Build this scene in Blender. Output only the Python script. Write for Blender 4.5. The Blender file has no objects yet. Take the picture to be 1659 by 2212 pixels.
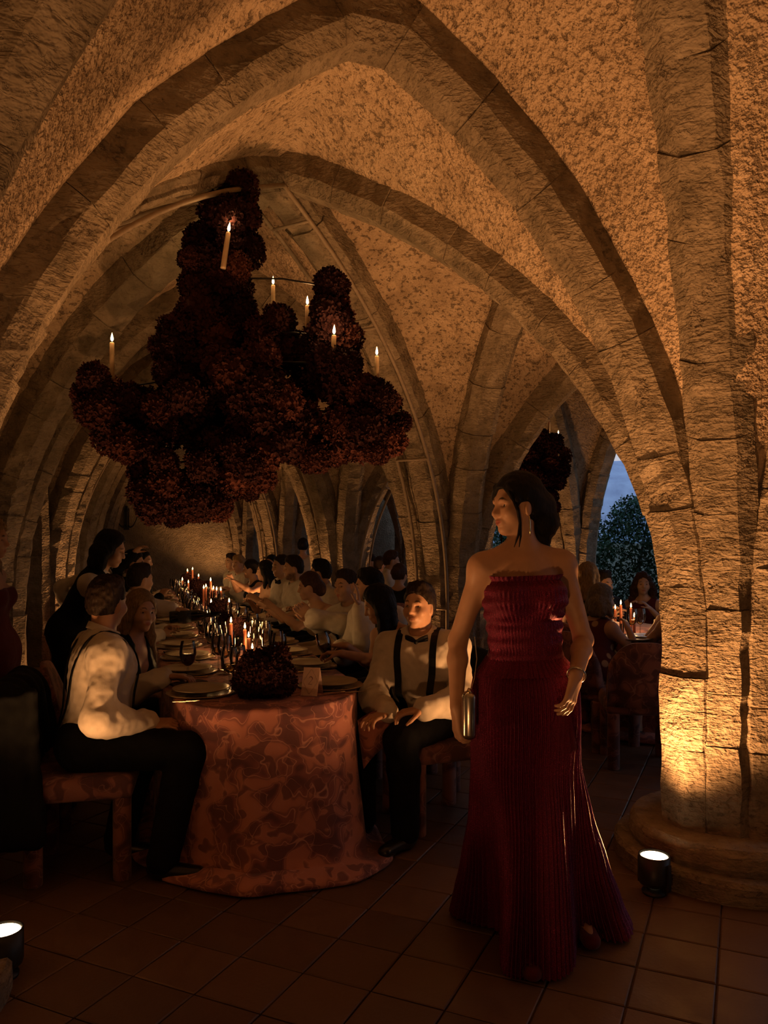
import bpy, bmesh, math, random
import numpy as np
from mathutils import Vector, Matrix, Euler

random.seed(7)
RNG = np.random.default_rng(11)
SC = bpy.context.scene
COL = SC.collection

# ------------------------------------------------------------------ camera
FPX, W0, H0, HORIZON, EYE = 1700.0, 1659.0, 2212.0, 1170.0, 1.5
YAW = math.radians(20.3)
cam_d = bpy.data.cameras.new('camera')
cam_d.sensor_fit = 'VERTICAL'
cam_d.sensor_height = 36.0
cam_d.lens = 36.0 * FPX / H0
cam_d.shift_y = (HORIZON - H0 / 2) / H0
cam_d.clip_start = 0.02
cam_d.clip_end = 6000
cam_o = bpy.data.objects.new('camera', cam_d)
COL.objects.link(cam_o)
cam_o.location = (0, 0, EYE)
cam_o.rotation_euler = (math.pi / 2, 0, -YAW)
SC.camera = cam_o
CY, SY = math.cos(YAW), math.sin(YAW)

def uv(X, Y):
    """camera-frame ground position -> hall position"""
    return (CY * X + SY * Y, -SY * X + CY * Y)

def at(px, py, Y):
    """a point seen at pixel (px, py) standing Y metres in front of the camera"""
    X = (px - W0 / 2) * Y / FPX
    u, v = uv(X, Y)
    return (u, v, EYE - (py - HORIZON) * Y / FPX)

# ------------------------------------------------------------------ dusk sky
world = bpy.data.worlds.new('dusk_sky')
SC.world = world
world.use_nodes = True
nt = world.node_tree
bgn = nt.nodes['Background']
tc = nt.nodes.new('ShaderNodeTexCoord')
sep = nt.nodes.new('ShaderNodeSeparateXYZ')
rmp = nt.nodes.new('ShaderNodeValToRGB')
nt.links.new(tc.outputs['Generated'], sep.inputs[0])
nt.links.new(sep.outputs['Z'], rmp.inputs[0])
rmp.color_ramp.elements[0].position = 0.0
rmp.color_ramp.elements[0].color = (0.60, 0.60, 0.66, 1)
rmp.color_ramp.elements[1].position = 0.7
rmp.color_ramp.elements[1].color = (0.22, 0.30, 0.50, 1)
nt.links.new(rmp.outputs[0], bgn.inputs['Color'])
bgn.inputs['Strength'].default_value = 1.15

SC.view_settings.view_transform = 'Standard'
SC.view_settings.look = 'None'
SC.view_settings.gamma = 1.0
SC.view_settings.use_curve_mapping = False
SC.view_settings.exposure = -0.18
SC.cycles.max_bounces = 4
SC.cycles.diffuse_bounces = 2
SC.cycles.glossy_bounces = 2
SC.cycles.transparent_max_bounces = 14
SC.cycles.use_adaptive_sampling = True
SC.cycles.adaptive_threshold = 0.05
SC.cycles.light_sampling_threshold = 0.02
SC.cycles.sample_clamp_indirect = 2.0
SC.cycles.caustics_reflective = False
SC.cycles.caustics_refractive = False

# ------------------------------------------------------------------ helpers
def tag(o, label=None, cat=None, group=None, kind=None):
    if label: o['label'] = label
    if cat: o['category'] = cat
    if group: o['group'] = group
    if kind: o['kind'] = kind
    return o

def empty(name, loc=(0, 0, 0), rz=0.0, label=None, cat=None, group=None, parent=None):
    o = bpy.data.objects.new(name, None)
    o.empty_display_size = 0.1
    COL.objects.link(o)
    o.location = loc
    o.rotation_euler = (0, 0, rz)
    if parent: o.parent = parent
    return tag(o, label, cat, group)

def link(name, me, parent=None, loc=None, rot=None):
    o = bpy.data.objects.new(name, me)
    COL.objects.link(o)
    if parent: o.parent = parent
    if loc is not None: o.location = loc
    if rot is not None: o.rotation_euler = rot
    return o

def new_mesh(name, verts, faces, mat, smooth=False):
    me = bpy.data.meshes.new(name)
    me.from_pydata([tuple(map(float, v)) for v in verts], [], [tuple(map(int, f)) for f in faces])
    if mat: me.materials.append(mat)
    if smooth: me.shade_smooth()
    me.update()
    return me

def np_mesh(name, V, F, mat, smooth=True):
    """V (n,3) float, F (m,k) int, quick"""
    me = bpy.data.meshes.new(name)
    V = np.asarray(V, np.float32); F = np.asarray(F, np.int32)
    m, k = F.shape
    me.vertices.add(len(V)); me.vertices.foreach_set('co', V.ravel())
    me.loops.add(m * k); me.loops.foreach_set('vertex_index', F.ravel())
    me.polygons.add(m)
    me.polygons.foreach_set('loop_start', np.arange(0, m * k, k, dtype=np.int32))
    me.polygons.foreach_set('loop_total', np.full(m, k, np.int32))
    if mat: me.materials.append(mat)
    me.update(calc_edges=True)
    me.validate()
    if smooth: me.shade_smooth()
    return me

class MB:
    """collects shapes that belong to ONE part"""
    def __init__(s): s.v = []; s.f = []
    def add(s, V, F):
        b = len(s.v); s.v += [tuple(map(float, x)) for x in V]
        s.f += [tuple(int(i) + b for i in f) for f in F]; return s
    def box(s, c, d, rz=0.0):
        c = np.array(c); dx, dy, dz = [x / 2 for x in d]
        P = np.array([(x, y, z) for z in (-dz, dz) for x, y in ((-dx, -dy), (dx, -dy), (dx, dy), (-dx, dy))])
        if rz:
            R = np.array([[math.cos(rz), -math.sin(rz), 0], [math.sin(rz), math.cos(rz), 0], [0, 0, 1]])
            P = P @ R.T
        return s.add(P + c, [(3, 2, 1, 0), (4, 5, 6, 7), (0, 1, 5, 4), (1, 2, 6, 5), (2, 3, 7, 6), (3, 0, 4, 7)])
    def lathe(s, prof, n=20, c=(0, 0, 0), cap=True):
        V = []; F = []
        for r, z in prof:
            for i in range(n):
                a = 2 * math.pi * i / n
                V.append((c[0] + r * math.cos(a), c[1] + r * math.sin(a), c[2] + z))
        m = len(prof)
        for j in range(m - 1):
            for i in range(n):
                k = (i + 1) % n
                F.append((j * n + i, j * n + k, (j + 1) * n + k, (j + 1) * n + i))
        if cap:
            F.append(tuple(range(n - 1, -1, -1))); F.append(tuple((m - 1) * n + i for i in range(n)))
        return s.add(V, F)
    def tube(s, pts, r, n=8, cap=True):
        pts = [np.array(p, float) for p in pts]
        rr = r if hasattr(r, '__len__') else [r] * len(pts)
        V = []; F = []; prev = None
        for i, p in enumerate(pts):
            t = pts[min(i + 1, len(pts) - 1)] - pts[max(i - 1, 0)]
            t = t / (np.linalg.norm(t) + 1e-9)
            if prev is None:
                a = np.array([0, 0, 1.]) if abs(t[2]) < .9 else np.array([1., 0, 0])
            else: a = prev
            b = a - t * np.dot(a, t); b /= (np.linalg.norm(b) + 1e-9); prev = b
            c = np.cross(t, b)
            for k in range(n):
                an = 2 * math.pi * k / n
                V.append(p + (b * math.cos(an) + c * math.sin(an)) * rr[i])
        for i in range(len(pts) - 1):
            for k in range(n):
                l = (k + 1) % n
                F.append((i * n + k, i * n + l, (i + 1) * n + l, (i + 1) * n + k))
        if cap:
            F.append(tuple(range(n - 1, -1, -1))); F.append(tuple((len(pts) - 1) * n + k for k in range(n)))
        return s.add(V, F)
    def mesh(s, name, mat, smooth=False): return new_mesh(name, s.v, s.f, mat, smooth)
    def build(s, name, mat, parent=None, smooth=False, loc=None, rot=None):
        return link(name, s.mesh(name, mat, smooth), parent, loc, rot)

def copy_tree(o, parent=None):
    c = o.copy(); COL.objects.link(c); c.parent = parent
    for ch in o.children:
        copy_tree(ch, c)
    return c

# smooth value noise on numpy points
_perm = np.random.default_rng(3).random((64, 64, 64)).astype(np.float32)
def vnoise(P):
    P = np.asarray(P, np.float64); i = np.floor(P).astype(int); f = P - i
    f = f * f * (3 - 2 * f); o = 0
    for a in (0, 1):
        for b in (0, 1):
            for c in (0, 1):
                w = (f[..., 0] if a else 1 - f[..., 0]) * (f[..., 1] if b else 1 - f[..., 1]) * (f[..., 2] if c else 1 - f[..., 2])
                o = o + w * _perm[(i[..., 0] + a) & 63, (i[..., 1] + b) & 63, (i[..., 2] + c) & 63]
    return o * 2 - 1

# ------------------------------------------------------------------ materials
class NT:
    def __init__(s, name):
        s.m = bpy.data.materials.new(name); s.m.use_nodes = True
        s.t = s.m.node_tree; s.b = s.t.nodes['Principled BSDF']; s.out = s.t.nodes['Material Output']
    def n(s, kind, **kw):
        x = s.t.nodes.new('ShaderNode' + kind)
        for k, v in kw.items():
            if k in x.inputs: s.set(x.inputs[k], v)
            else: setattr(x, k, v)
        return x
    def set(s, sock, v):
        if isinstance(v, bpy.types.NodeSocket): s.t.links.new(v, sock)
        else: sock.default_value = v
    def coords(s, scale=(1, 1, 1), kind='Object', rot=(0, 0, 0)):
        c = s.n('TexCoord'); m = s.n('Mapping')
        s.t.links.new(c.outputs[kind], m.inputs[0]); m.inputs['Scale'].default_value = scale; m.inputs['Rotation'].default_value = rot
        return m.outputs[0]
    def noise(s, co, scale=5, detail=4, rough=.55, dist=0):
        x = s.n('TexNoise'); s.t.links.new(co, x.inputs['Vector'])
        x.inputs['Scale'].default_value = scale; x.inputs['Detail'].default_value = detail
        x.inputs['Roughness'].default_value = rough; x.inputs['Distortion'].default_value = dist
        return x.outputs[0]
    def ramp(s, fac, stops):
        x = s.n('ValToRGB'); s.t.links.new(fac, x.inputs[0]); e = x.color_ramp.elements
        while len(e) < len(stops): e.new(.5)
        for q, (p, c) in zip(e, stops):
            q.position = p; q.color = c if len(c) == 4 else (*c, 1)
        return x.outputs[0]
    def mix(s, fac, a, b, mode='MIX'):
        x = s.n('Mix', data_type='RGBA', blend_type=mode)
        s.set(x.inputs[0], fac)
        for i, v in ((6, a), (7, b)):
            s.set(x.inputs[i], v if isinstance(v, bpy.types.NodeSocket) or len(v) == 4 else (*v, 1))
        return x.outputs[2]
    def math(s, op, a, b=0.0):
        x = s.n('Math', operation=op); s.set(x.inputs[0], a); s.set(x.inputs[1], b); return x.outputs[0]
    def bump(s, h, strength=.5, dist=.02, normal=None):
        x = s.n('Bump'); s.t.links.new(h, x.inputs['Height'])
        x.inputs['Strength'].default_value = strength; x.inputs['Distance'].default_value = dist
        if normal: s.t.links.new(normal, x.inputs['Normal'])
        s.t.links.new(x.outputs[0], s.b.inputs['Normal']); return x.outputs[0]
    def base(s, v):
        s.set(s.b.inputs['Base Color'], v if isinstance(v, bpy.types.NodeSocket) else (*v, 1)); return s
    def p(s, **kw):
        for k, v in kw.items(): s.set(s.b.inputs[k.replace('_', ' ')], v)
        return s

def plain(name, col, rough=.7, var=.12, scale=30, bump=0.0, **kw):
    """procedural: a colour with soft variation and fine relief"""
    t = NT(name); co = t.coords()
    n = t.noise(co, scale, 3)
    lo = tuple(c * (1 - var) for c in col); hi = tuple(min(1, c * (1 + var)) for c in col)
    t.base(t.ramp(n, [(.3, lo), (.7, hi)])); t.p(Roughness=rough, **kw)
    if bump: t.bump(t.noise(co, scale * 4, 2), bump, .004)
    return t.m

def mk_stone(name, lo, mid, hi, pit=.5, ripple=True, stain=.35):
    t = NT(name); co = t.coords()
    big = t.noise(co, 1.3, 2, .6); mdn = t.noise(co, 7, 4, .65); fine = t.noise(co, 42, 2, .6)
    c = t.ramp(mdn, [(.28, lo), (.5, mid), (.72, hi)])
    c = t.mix(t.ramp(big, [(.42, (0, 0, 0)), (.62, (stain,) * 3)]), c, tuple(x * .55 for x in mid))
    pits = t.ramp(t.noise(t.coords((1, 1, 1.5)), 30, 4, .72, .0), [(.335, (0, 0, 0)), (.44, (1, 1, 1))])
    c = t.mix(t.math('MULTIPLY', t.math('SUBTRACT', 1.0, pits), pit * .6), c, tuple(x * .4 for x in lo))
    t.base(c); t.p(Roughness=.95); t.b.inputs['Specular IOR Level'].default_value = .15
    h = t.math('ADD', t.math('MULTIPLY', mdn, .9), t.math('MULTIPLY', fine, .45 if ripple else .85))
    h = t.math('ADD', h, t.math('MULTIPLY', pits, pit * .5))
    if ripple:
        h = t.math('ADD', h, t.math('MULTIPLY', t.noise(t.coords((9, 9, 34)), 1.6, 2, .6, .8), .55))
    t.bump(h, 1.0, .022 if ripple else .03)
    return t.m

M = {}
M['rib'] = mk_stone('rib_stone', (.155, .128, .088), (.28, .228, .158), (.38, .315, .23), .35, True, .25)
M['rib2'] = mk_stone('rib_stone_pale', (.17, .138, .095), (.30, .245, .172), (.40, .335, .245), .3, True, .2)
M['rib3'] = mk_stone('rib_stone_grey', (.145, .12, .083), (.262, .213, .148), (.355, .295, .213), .4, True, .3)
M['mortar'] = mk_stone('lime_mortar', (.15, .12, .085), (.26, .21, .148), (.33, .275, .2), .5, False, .3)
M['web'] = mk_stone('rough_plaster_vault', (.38, .285, .19), (.55, .42, .285), (.66, .52, .37), .8, False, .3)
M['wall'] = mk_stone('aged_plaster_wall', (.26, .22, .15), (.38, .32, .22), (.46, .39, .28), .12, False, .5)

def mk_tile(name, a, b):
    t = NT(name); co = t.coords(); oi = t.n('ObjectInfo')
    c = t.mix(t.noise(co, 9, 5, .6), a, b)
    c = t.mix(t.math('MULTIPLY', oi.outputs['Random'], .55), c, tuple(x * .45 for x in a))
    t.base(c); t.p(Roughness=t.ramp(t.noise(co, 5, 3), [(.3, (.38,) * 3), (.7, (.62,) * 3)]))
    t.bump(t.noise(co, 60, 4), .3, .004)
    return t.m
M['tile'] = mk_tile('terracotta_tile', (.115, .060, .034), (.18, .105, .062))
M['grout'] = plain('tile_grout', (.10, .066, .042), .95, .3, 40)
M['black_metal'] = plain('black_lamp_metal', (.015, .016, .015), .45, .2)
M['iron'] = plain('wrought_iron', (.012, .012, .011), .55, .3)
M['conduit'] = plain('painted_steel_tube', (.28, .22, .15), .5, .15)

def emis(name, col, k):
    t = NT(name); t.base(col); t.p(Roughness=.4)
    t.b.inputs['Emission Color'].default_value = (*col, 1); t.b.inputs['Emission Strength'].default_value = k
    return t.m
M['lamp_glass'] = emis('lit_lamp_glass', (1, .72, .42), 12)
# ================================================================== THE CRYPT
US = [-.785, 2.825, 6.2]
VS = [2.92 + 3.13 * j for j in range(-1, 5)]       # -.16 ... 15.59
SHIFT = {(0, 3): .25, (0, 4): .5, (0, 5): .8}
VSHIFT = {(1, 0): -.95}
def pier_xy(i, j): return np.array([US[i] + SHIFT.get((i, j), 0.0), VS[j] + VSHIFT.get((i, j), 0.0)])

A0, R0, Z0, HALF = 1.465, 2.78, 1.0, 1.805
PHM = math.asin(2.45 / R0)
def arch_xz(phi, off=0.0):
    """point of the pointed arch (distance from its middle, height); off pushes it out into the vault"""
    r = R0 + off
    return A0 - R0 + r * math.cos(phi), Z0 + r * math.sin(phi)
def f_web(s, off=.165):
    """height of the vault at normalised distance s from the crown"""
    x = np.abs(s) * HALF
    q = np.clip((x - (A0 - R0)) / (R0 + off), 0, 1)
    return Z0 + (R0 + off) * np.sqrt(np.maximum(0, 1 - q * q))

PROFILE_D = .34
def rib_profile(w, c, d=PROFILE_D):
    h = w / 2
    return [(-h, d), (-h, c + .06), (-h, c), (-h + c, 0), (h - c, 0), (h, c), (h, c + .06), (h, d)]

VOUS_COUNT = [0]
def rib(p, q, w, c, zk=1.0, stone=.36, name='vault_rib', foot=.19, half=None, seed=0, po=.34):
    """one rib arch from pier p to pier q: separate voussoirs around a recessed mortar core"""
    rg = np.random.default_rng(seed + 100)
    p = np.array(p, float); q = np.array(q, float)
    d = q - p; L = np.linalg.norm(d); d /= L
    lat = np.array([-d[1], d[0], 0.0]); ax = np.array([d[0], d[1], 0.0])
    mid = np.array([*(p + q) / 2, 0.0]); k = (L / 2 - po) / A0
    # the centre line as (position along ax, z, outward normal)
    pts = []
    hs = np.linspace(foot, Z0, 4)[:-1]
    for z in hs: pts.append((A0 * k, z, 1.0, 0.0))
    for ph in np.linspace(0, PHM, 40):
        x, z = arch_xz(ph)
        n = np.array([math.cos(ph) / k, math.sin(ph) / zk]); n /= np.linalg.norm(n)
        pts.append((x * k, Z0 + (z - Z0) * zk, n[0], n[1]))
    def side(sg): return [(sg * a, b, sg * cc, dd) for a, b, cc, dd in pts]
    line = side(-1)[:-1] + [(0.0, pts[-1][1], 0.0, 1.0)] + side(1)[::-1][1:]
    line = np.array(line)
    arc = np.concatenate([[0], np.cumsum(np.hypot(np.diff(line[:, 0]), np.diff(line[:, 1])))])
    def sample(t):
        a = np.interp(t, arc, line[:, 0]); z = np.interp(t, arc, line[:, 1])
        n0 = np.interp(t, arc, line[:, 2]); n1 = np.interp(t, arc, line[:, 3]); l = math.hypot(n0, n1)
        return a, z, n0 / l, n1 / l
    prof = rib_profile(w, c); m = len(prof)
    def section(t, dn, db, sh, jit):
        a, z, n0, n1 = sample(t); P = []
        for (b, n) in prof:
            jn, jb = (rg.normal(0, jit), rg.normal(0, jit)) if jit and n < .3 else (0, 0)
            P.append(mid + ax * (a + n0 * (n * 1.0 + dn + jn)) + np.array([0, 0, 1.]) * (z + n1 * (n + dn + jn)) + lat * (b * sh + db + jb))
        return P
    root = empty(name); root['kind'] = 'structure'
    # core
    V = []; F = []; N = 44
    for i in range(N):
        V += section(arc[-1] * i / (N - 1), .007, 0, .97, 0)
    for i in range(N - 1):
        for j in range(m - 1):
            F.append((i * m + j, i * m + j + 1, (i + 1) * m + j + 1, (i + 1) * m + j))
    link('mortar_core', new_mesh('mortar_core', V, F, M['mortar'], False), root)
    # voussoirs
    n = max(6, int(round(arc[-1] / stone))); cuts = np.linspace(0, arc[-1], n + 1)
    cuts[1:-1] += rg.normal(0, stone * .16, n - 1)
    for i in range(n):
        g = .0022
        ts = np.linspace(cuts[i] + g, cuts[i + 1] - g, 5)
        dn, db = rg.normal(0, .0022), rg.normal(0, .0022); sh = 1 + rg.normal(0, .005)
        V = []; F = []
        for a, t in enumerate(ts): V += section(t, dn, db, sh, .0045)
        for a in range(4):
            for j in range(m - 1):
                F.append((a * m + j, a * m + j + 1, (a + 1) * m + j + 1, (a + 1) * m + j))
        F.append(tuple(range(m))[::-1]); F.append(tuple(4 * m + j for j in range(m)))
        mat = M[['rib', 'rib', 'rib2', 'rib3'][rg.integers(4)]]
        link('voussoir', new_mesh('voussoir', V, F, mat, False), root)
    return root

# which ribs stand where: transverse, longitudinal, diagonal
n_r = 0
TW, LW, DW = .27, .27, .27
for j in range(len(VS)):
    for i in range(2):
        if i == 1 and j > 4: continue
        n_r += 1; rib(pier_xy(i, j), pier_xy(i + 1, j), TW, .065, name='transverse_rib', seed=n_r)
for i in range(3):
    for j in range(len(VS) - 1):
        n_r += 1; rib(pier_xy(i, j), pier_xy(i, j + 1), LW, .065, name='arcade_rib', seed=n_r, po=.32)
for i in range(2):
    for j in range(len(VS) - 1):
        if i == 1 and j > 3: continue
        a, b, c, d = pier_xy(i, j), pier_xy(i + 1, j + 1), pier_xy(i + 1, j), pier_xy(i, j + 1)
        if (i, j) == (0, 1): a = a + np.array([-.19, -.03])
        if (i, j) == (0, 0): d = d + np.array([-.11, -.01])
        n_r += 1; rib(a, b, DW, .07, 1.035, name='diagonal_rib', seed=n_r, po=.29)
        n_r += 1; rib(c, d, DW, .07, 1.034, name='diagonal_rib', seed=n_r, po=.29)

# vault webs
def web(i, j, n):
    c00, c10, c01, c11 = pier_xy(i, j), pier_xy(i + 1, j), pier_xy(i, j + 1), pier_xy(i + 1, j + 1)
    # samples packed towards the piers where the web is steep
    t = np.linspace(0, 1, n); s = np.sin(t * math.pi / 2) ** .9
    s = np.concatenate([-s[::-1], s[1:]]) * 1.0
    P, Q = np.meshgrid(s, s, indexing='ij')
    a = (P + 1) / 2; b = (Q + 1) / 2
    X = (c00[0] * (1 - a) + c10[0] * a) * (1 - b) + (c01[0] * (1 - a) + c11[0] * a) * b
    Y = (c00[1] * (1 - a) + c10[1] * a) * (1 - b) + (c01[1] * (1 - a) + c11[1] * a) * b
    Z = np.maximum(f_web(P), f_web(Q)) + .045 * (1 - P ** 2) * (1 - Q ** 2)
    # corners run down inside the pier
    V = np.stack([X, Y, Z], -1)
    nz = vnoise(V * 2.3) * .018 + vnoise(V * 6.1 + 9) * .010 + vnoise(V * 17. + 3) * .006 + vnoise(V * 33. + 5) * .004
    V[..., 2] += nz * np.clip((V[..., 2] - 1.2), 0, 1)
    N = len(s); I = np.arange(N * N).reshape(N, N)
    F = np.stack([I[:-1, :-1], I[1:, :-1], I[1:, 1:], I[:-1, 1:]], -1).reshape(-1, 4)
    return V.reshape(-1, 3), F
k = 0
for i in range(2):
    for j in range(len(VS) - 1):
        k += 1
        V, F = web(i, j, 60 if j < 2 else 30)
        o = link('ceiling_%d' % k, np_mesh('ceiling', V, F, M['web'], True)); o['kind'] = 'structure'

# pier cores and round plinths
def disc(prof, seed, n=40):
    mb = MB(); mb.lathe(prof, n); V = np.array(mb.v)
    V[:, :2] *= (1 + .006 * vnoise(V * 7 + seed))[:, None]
    return V, mb.f
np_ = 0
for i in range(3):
    for j in range(len(VS)):
        x, y = pier_xy(i, j); np_ += 1
        root = empty('pier', (x, y, 0)); root['kind'] = 'structure'
        for kz in range(7):
            z0 = .24 + kz * .34
            pr = [(.25 - .0 * kz, z0 + .004), (.25, z0 + .336)]
            MB().lathe(pr, 8).build('core_drum', M['rib3'], root)
        V, F = disc([(.53, 0), (.53, .075), (.515, .095), (.42, .095)], np_)
        link('lower_plinth', new_mesh('lower_plinth', V, F, M['rib3'], False), root)
        V, F = disc([(.45, .09), (.462, .12), (.455, .17), (.435, .20), (.3, .205)], np_ + 50)
        link('upper_plinth', new_mesh('upper_plinth', V, F, M['rib2'], False), root)

# steel tie frames under two diagonal ribs of each lit bay (pairs of tubes with cross bars)
def rib_point(p, q, t, b, off, zk):
    """t in -1..1 along the span, b sideways, off below the rib"""
    p = np.array(p); q = np.array(q); d = q - p; L = np.linalg.norm(d); d /= L
    k = (L / 2 - .29) / A0; sg = 1 if t >= 0 else -1
    if abs(t) > 1: 
        x, z = A0 - off, Z0 - (abs(t) - 1) * .8
    else:
        ph = PHM * (1 - abs(t)); x, z = arch_xz(ph, -off); z = Z0 + (z - Z0) * zk
    x = max(x, 0)
    mid = (p + q) / 2
    xy = mid + d * sg * x * k + np.array([-d[1], d[0]]) * b
    return (xy[0], xy[1], z)
def tie_frame(p, q, zk=1.034):
    root = empty('tie_frame'); root['kind'] = 'structure'
    ts = np.concatenate([np.linspace(-1.9, -1.0, 4)[:-1], np.linspace(-1.0, 1.0, 45), np.linspace(1.0, 1.9, 4)[1:]])
    for b in (-.135, .135):
        MB().tube([rib_point(p, q, t, b, .022, zk) for t in ts], .014, 6).build('tie_tube', M['conduit'], root, True)
    for t in (-1.5, -1.05, -.62, -.3, -.07, .07, .3, .62, 1.05, 1.5):
        MB().tube([rib_point(p, q, t, b, .03, zk) for b in (-.135, -.05, .05, .135)], .011, 6).build('cross_bar', M['conduit'], root, True)
tie_frame(pier_xy(0, 1) + np.array([-.19, -.03]), pier_xy(1, 2)); tie_frame(pier_xy(0, 3), pier_xy(1, 4)); tie_frame(pier_xy(1, 3), pier_xy(2, 2))

# shell: left wall, back wall, rear wall, added slab blocking sky light
def slab(name, V, th, mat, n):
    me = new_mesh(name, V, [tuple(range(len(V)))], mat); o = link(name, me); o['kind'] = 'structure'
    md = o.modifiers.new('thick', 'SOLIDIFY'); md.thickness = th; md.offset = -1
    return o
def wall(name, c, d):
    o = MB().box(c, d).build(name, M['wall']); o['kind'] = 'structure'; return o
wall('wall_left', (-1.33, 7.2, 2.15), (.4, 18.6, 4.5))
wall('wall_back', (2.7, 16.35, 2.15), (8.2, .4, 4.5))
wall('wall_front', (2.7, -1.95, 2.15), (8.2, .4, 4.5))
wall('ceiling_sky_block', (2.7, 7.2, 4.5), (8.6, 19.0, .2))  # unseen slab added over the vault to keep sky light out

# floor: grout bed with terracotta tiles laid on the diagonal
fl = MB().box((3.0, 7.4, -.075), (10.4, 19.4, .13)).build('floor', M['grout']); fl['kind'] = 'structure'
TS = .262; g = .006
def tile_mesh(sd):
    rg = np.random.default_rng(sd); h = TS / 2 - g / 2; b = .004
    V = [(x * h, y * h, -.012) for x, y in ((-1, -1), (1, -1), (1, 1), (-1, 1))] + \
        [(x * h + rg.normal(0, .0008), y * h + rg.normal(0, .0008), -.002) for x, y in ((-1, -1), (1, -1), (1, 1), (-1, 1))] + \
        [(x * (h - b), y * (h - b), rg.normal(.0012, .0006)) for x, y in ((-1, -1), (1, -1), (1, 1), (-1, 1))]
    F = [(0, 1, 5, 4), (1, 2, 6, 5), (2, 3, 7, 6), (3, 0, 4, 7), (4, 5, 9, 8), (5, 6, 10, 9), (6, 7, 11, 10), (7, 4, 8, 11), (8, 9, 10, 11)]
    return V, F
tvars = [tile_mesh(s) for s in range(6)]
tmesh = [new_mesh('tile', v, f, M['tile']) for v, f in tvars]
cands = []
c45 = math.sqrt(.5)
for a in range(-60, 61):
    for b in range(-60, 61):
        x = (a - b) * TS * c45 + .5; y = (a + b) * TS * c45 + 6.0
        if not (-1.1 < x < 8.0 and -.7 < y < 16.1): continue
        X = CY * x - SY * y; Y = SY * x + CY * y
        vis = Y > .9 and abs(X / Y) < .53 and 1.5 / Y * FPX + HORIZON < H0 + 90
        cands.append((Y if vis else 100 + Y, x, y))
cands.sort()
rest = MB()
for n, (d, x, y) in enumerate(cands):
    sd = random.randrange(6); r = random.randrange(4)
    if n < 300:
        o = link('tile', tmesh[sd], fl, (x, y, 0), (0, 0, math.pi / 4 + r * math.pi / 2))
    else:
        v, f = tvars[sd]; an = math.pi / 4
        rest.add([(x + p[0] * math.cos(an) - p[1] * math.sin(an), y + p[0] * math.sin(an) + p[1] * math.cos(an), p[2]) for p in v], f)
o = rest.build('tile_field', M['tile'], fl); o['kind'] = 'stuff'

# uplights standing on the floor by the piers
def uplight(x, y, aim, power, label, ang=112, tip=6):
    root = empty('floor_uplight', (x, y, 0), math.atan2(aim[1] - y, aim[0] - x) - math.pi / 2, label, 'spotlight', 'uplights on the crypt floor')
    MB().lathe([(.05, 0), (.052, .012), (.03, .014), (.03, .03)], 20).build('base', M['black_metal'], root, True)
    MB().lathe([(.03, .028), (.062, .045), (.066, .06), (.066, .165), (.060, .165), (.058, .15)], 24, cap=False).build('housing', M['black_metal'], root, True)
    MB().lathe([(.0, .152), (.056, .152), (.056, .158), (.0, .16)], 20, cap=False).build('lens', M['lamp_glass'], root)
    for s in (-1, 1):
        MB().box((s * .071, 0, .085), (.008, .022, .11)).build('bracket', M['black_metal'], root)
    ld = bpy.data.lights.new('uplight_beam', 'SPOT'); ld.energy = power; ld.color = (1.0, .43, .145)
    ld.spot_size = math.radians(ang); ld.spot_blend = .75; ld.shadow_soft_size = .05
    lo = bpy.data.objects.new('uplight_beam', ld); COL.objects.link(lo); lo.parent = root
    lo.location = (0, 0, .20)
    # the head tips a little towards the stone it lights
    lo.rotation_euler = (math.pi - math.radians(tip), 0, 0)
    return root
UP = []
def L(x, y, i, j, pw, lab, ang=112, tip=6, aim=None): UP.append(uplight(x, y, aim or pier_xy(i, j), pw, lab, ang, tip))
L(2.247, 2.75, 1, 1, 235, 'lit black floor uplight at the foot of the big right pier', 146, 14, (-.3, 2.0))
L(-.29, 3.0, 0, 1, 120, 'lit black floor uplight at the left edge of the picture', 138, 10, (1.6, 1.2))
L(-.15, .22, 0, 0, 55, 'black floor uplight behind the viewer on the left', 168, -25)
L(2.25, .30, 1, 0, 18, 'black floor uplight behind the viewer on the right', 130, 0)
L(2.22, 6.10, 1, 2, 80, 'black floor uplight behind the seated guests at the second right pier')
L(2.22, 9.20, 1, 3, 150, 'black floor uplight at the third right pier')
L(2.22, 12.35, 1, 4, 160, 'black floor uplight at the fourth right pier')
L(2.22, 15.3, 1, 5, 120, 'black floor uplight in the far right corner by the back wall')
L(.02, 9.15, 0, 3, 140, 'black floor uplight at the third left pier')
L(3.42, 6.25, 1, 2, 110, 'black floor uplight on the aisle side of the second right pier')
L(3.42, 9.3, 1, 3, 110, 'black floor uplight on the aisle side of the third right pier')
L(5.62, 9.1, 2, 3, 110, 'black floor uplight at the outer pier by the garden opening')
L(3.42, 2.8, 1, 1, 75, 'black floor uplight on the aisle side of the big right pier')
L(-.20, 6.02, 0, 2, 22, 'black floor uplight at the second left pier behind the waiter')
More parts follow.
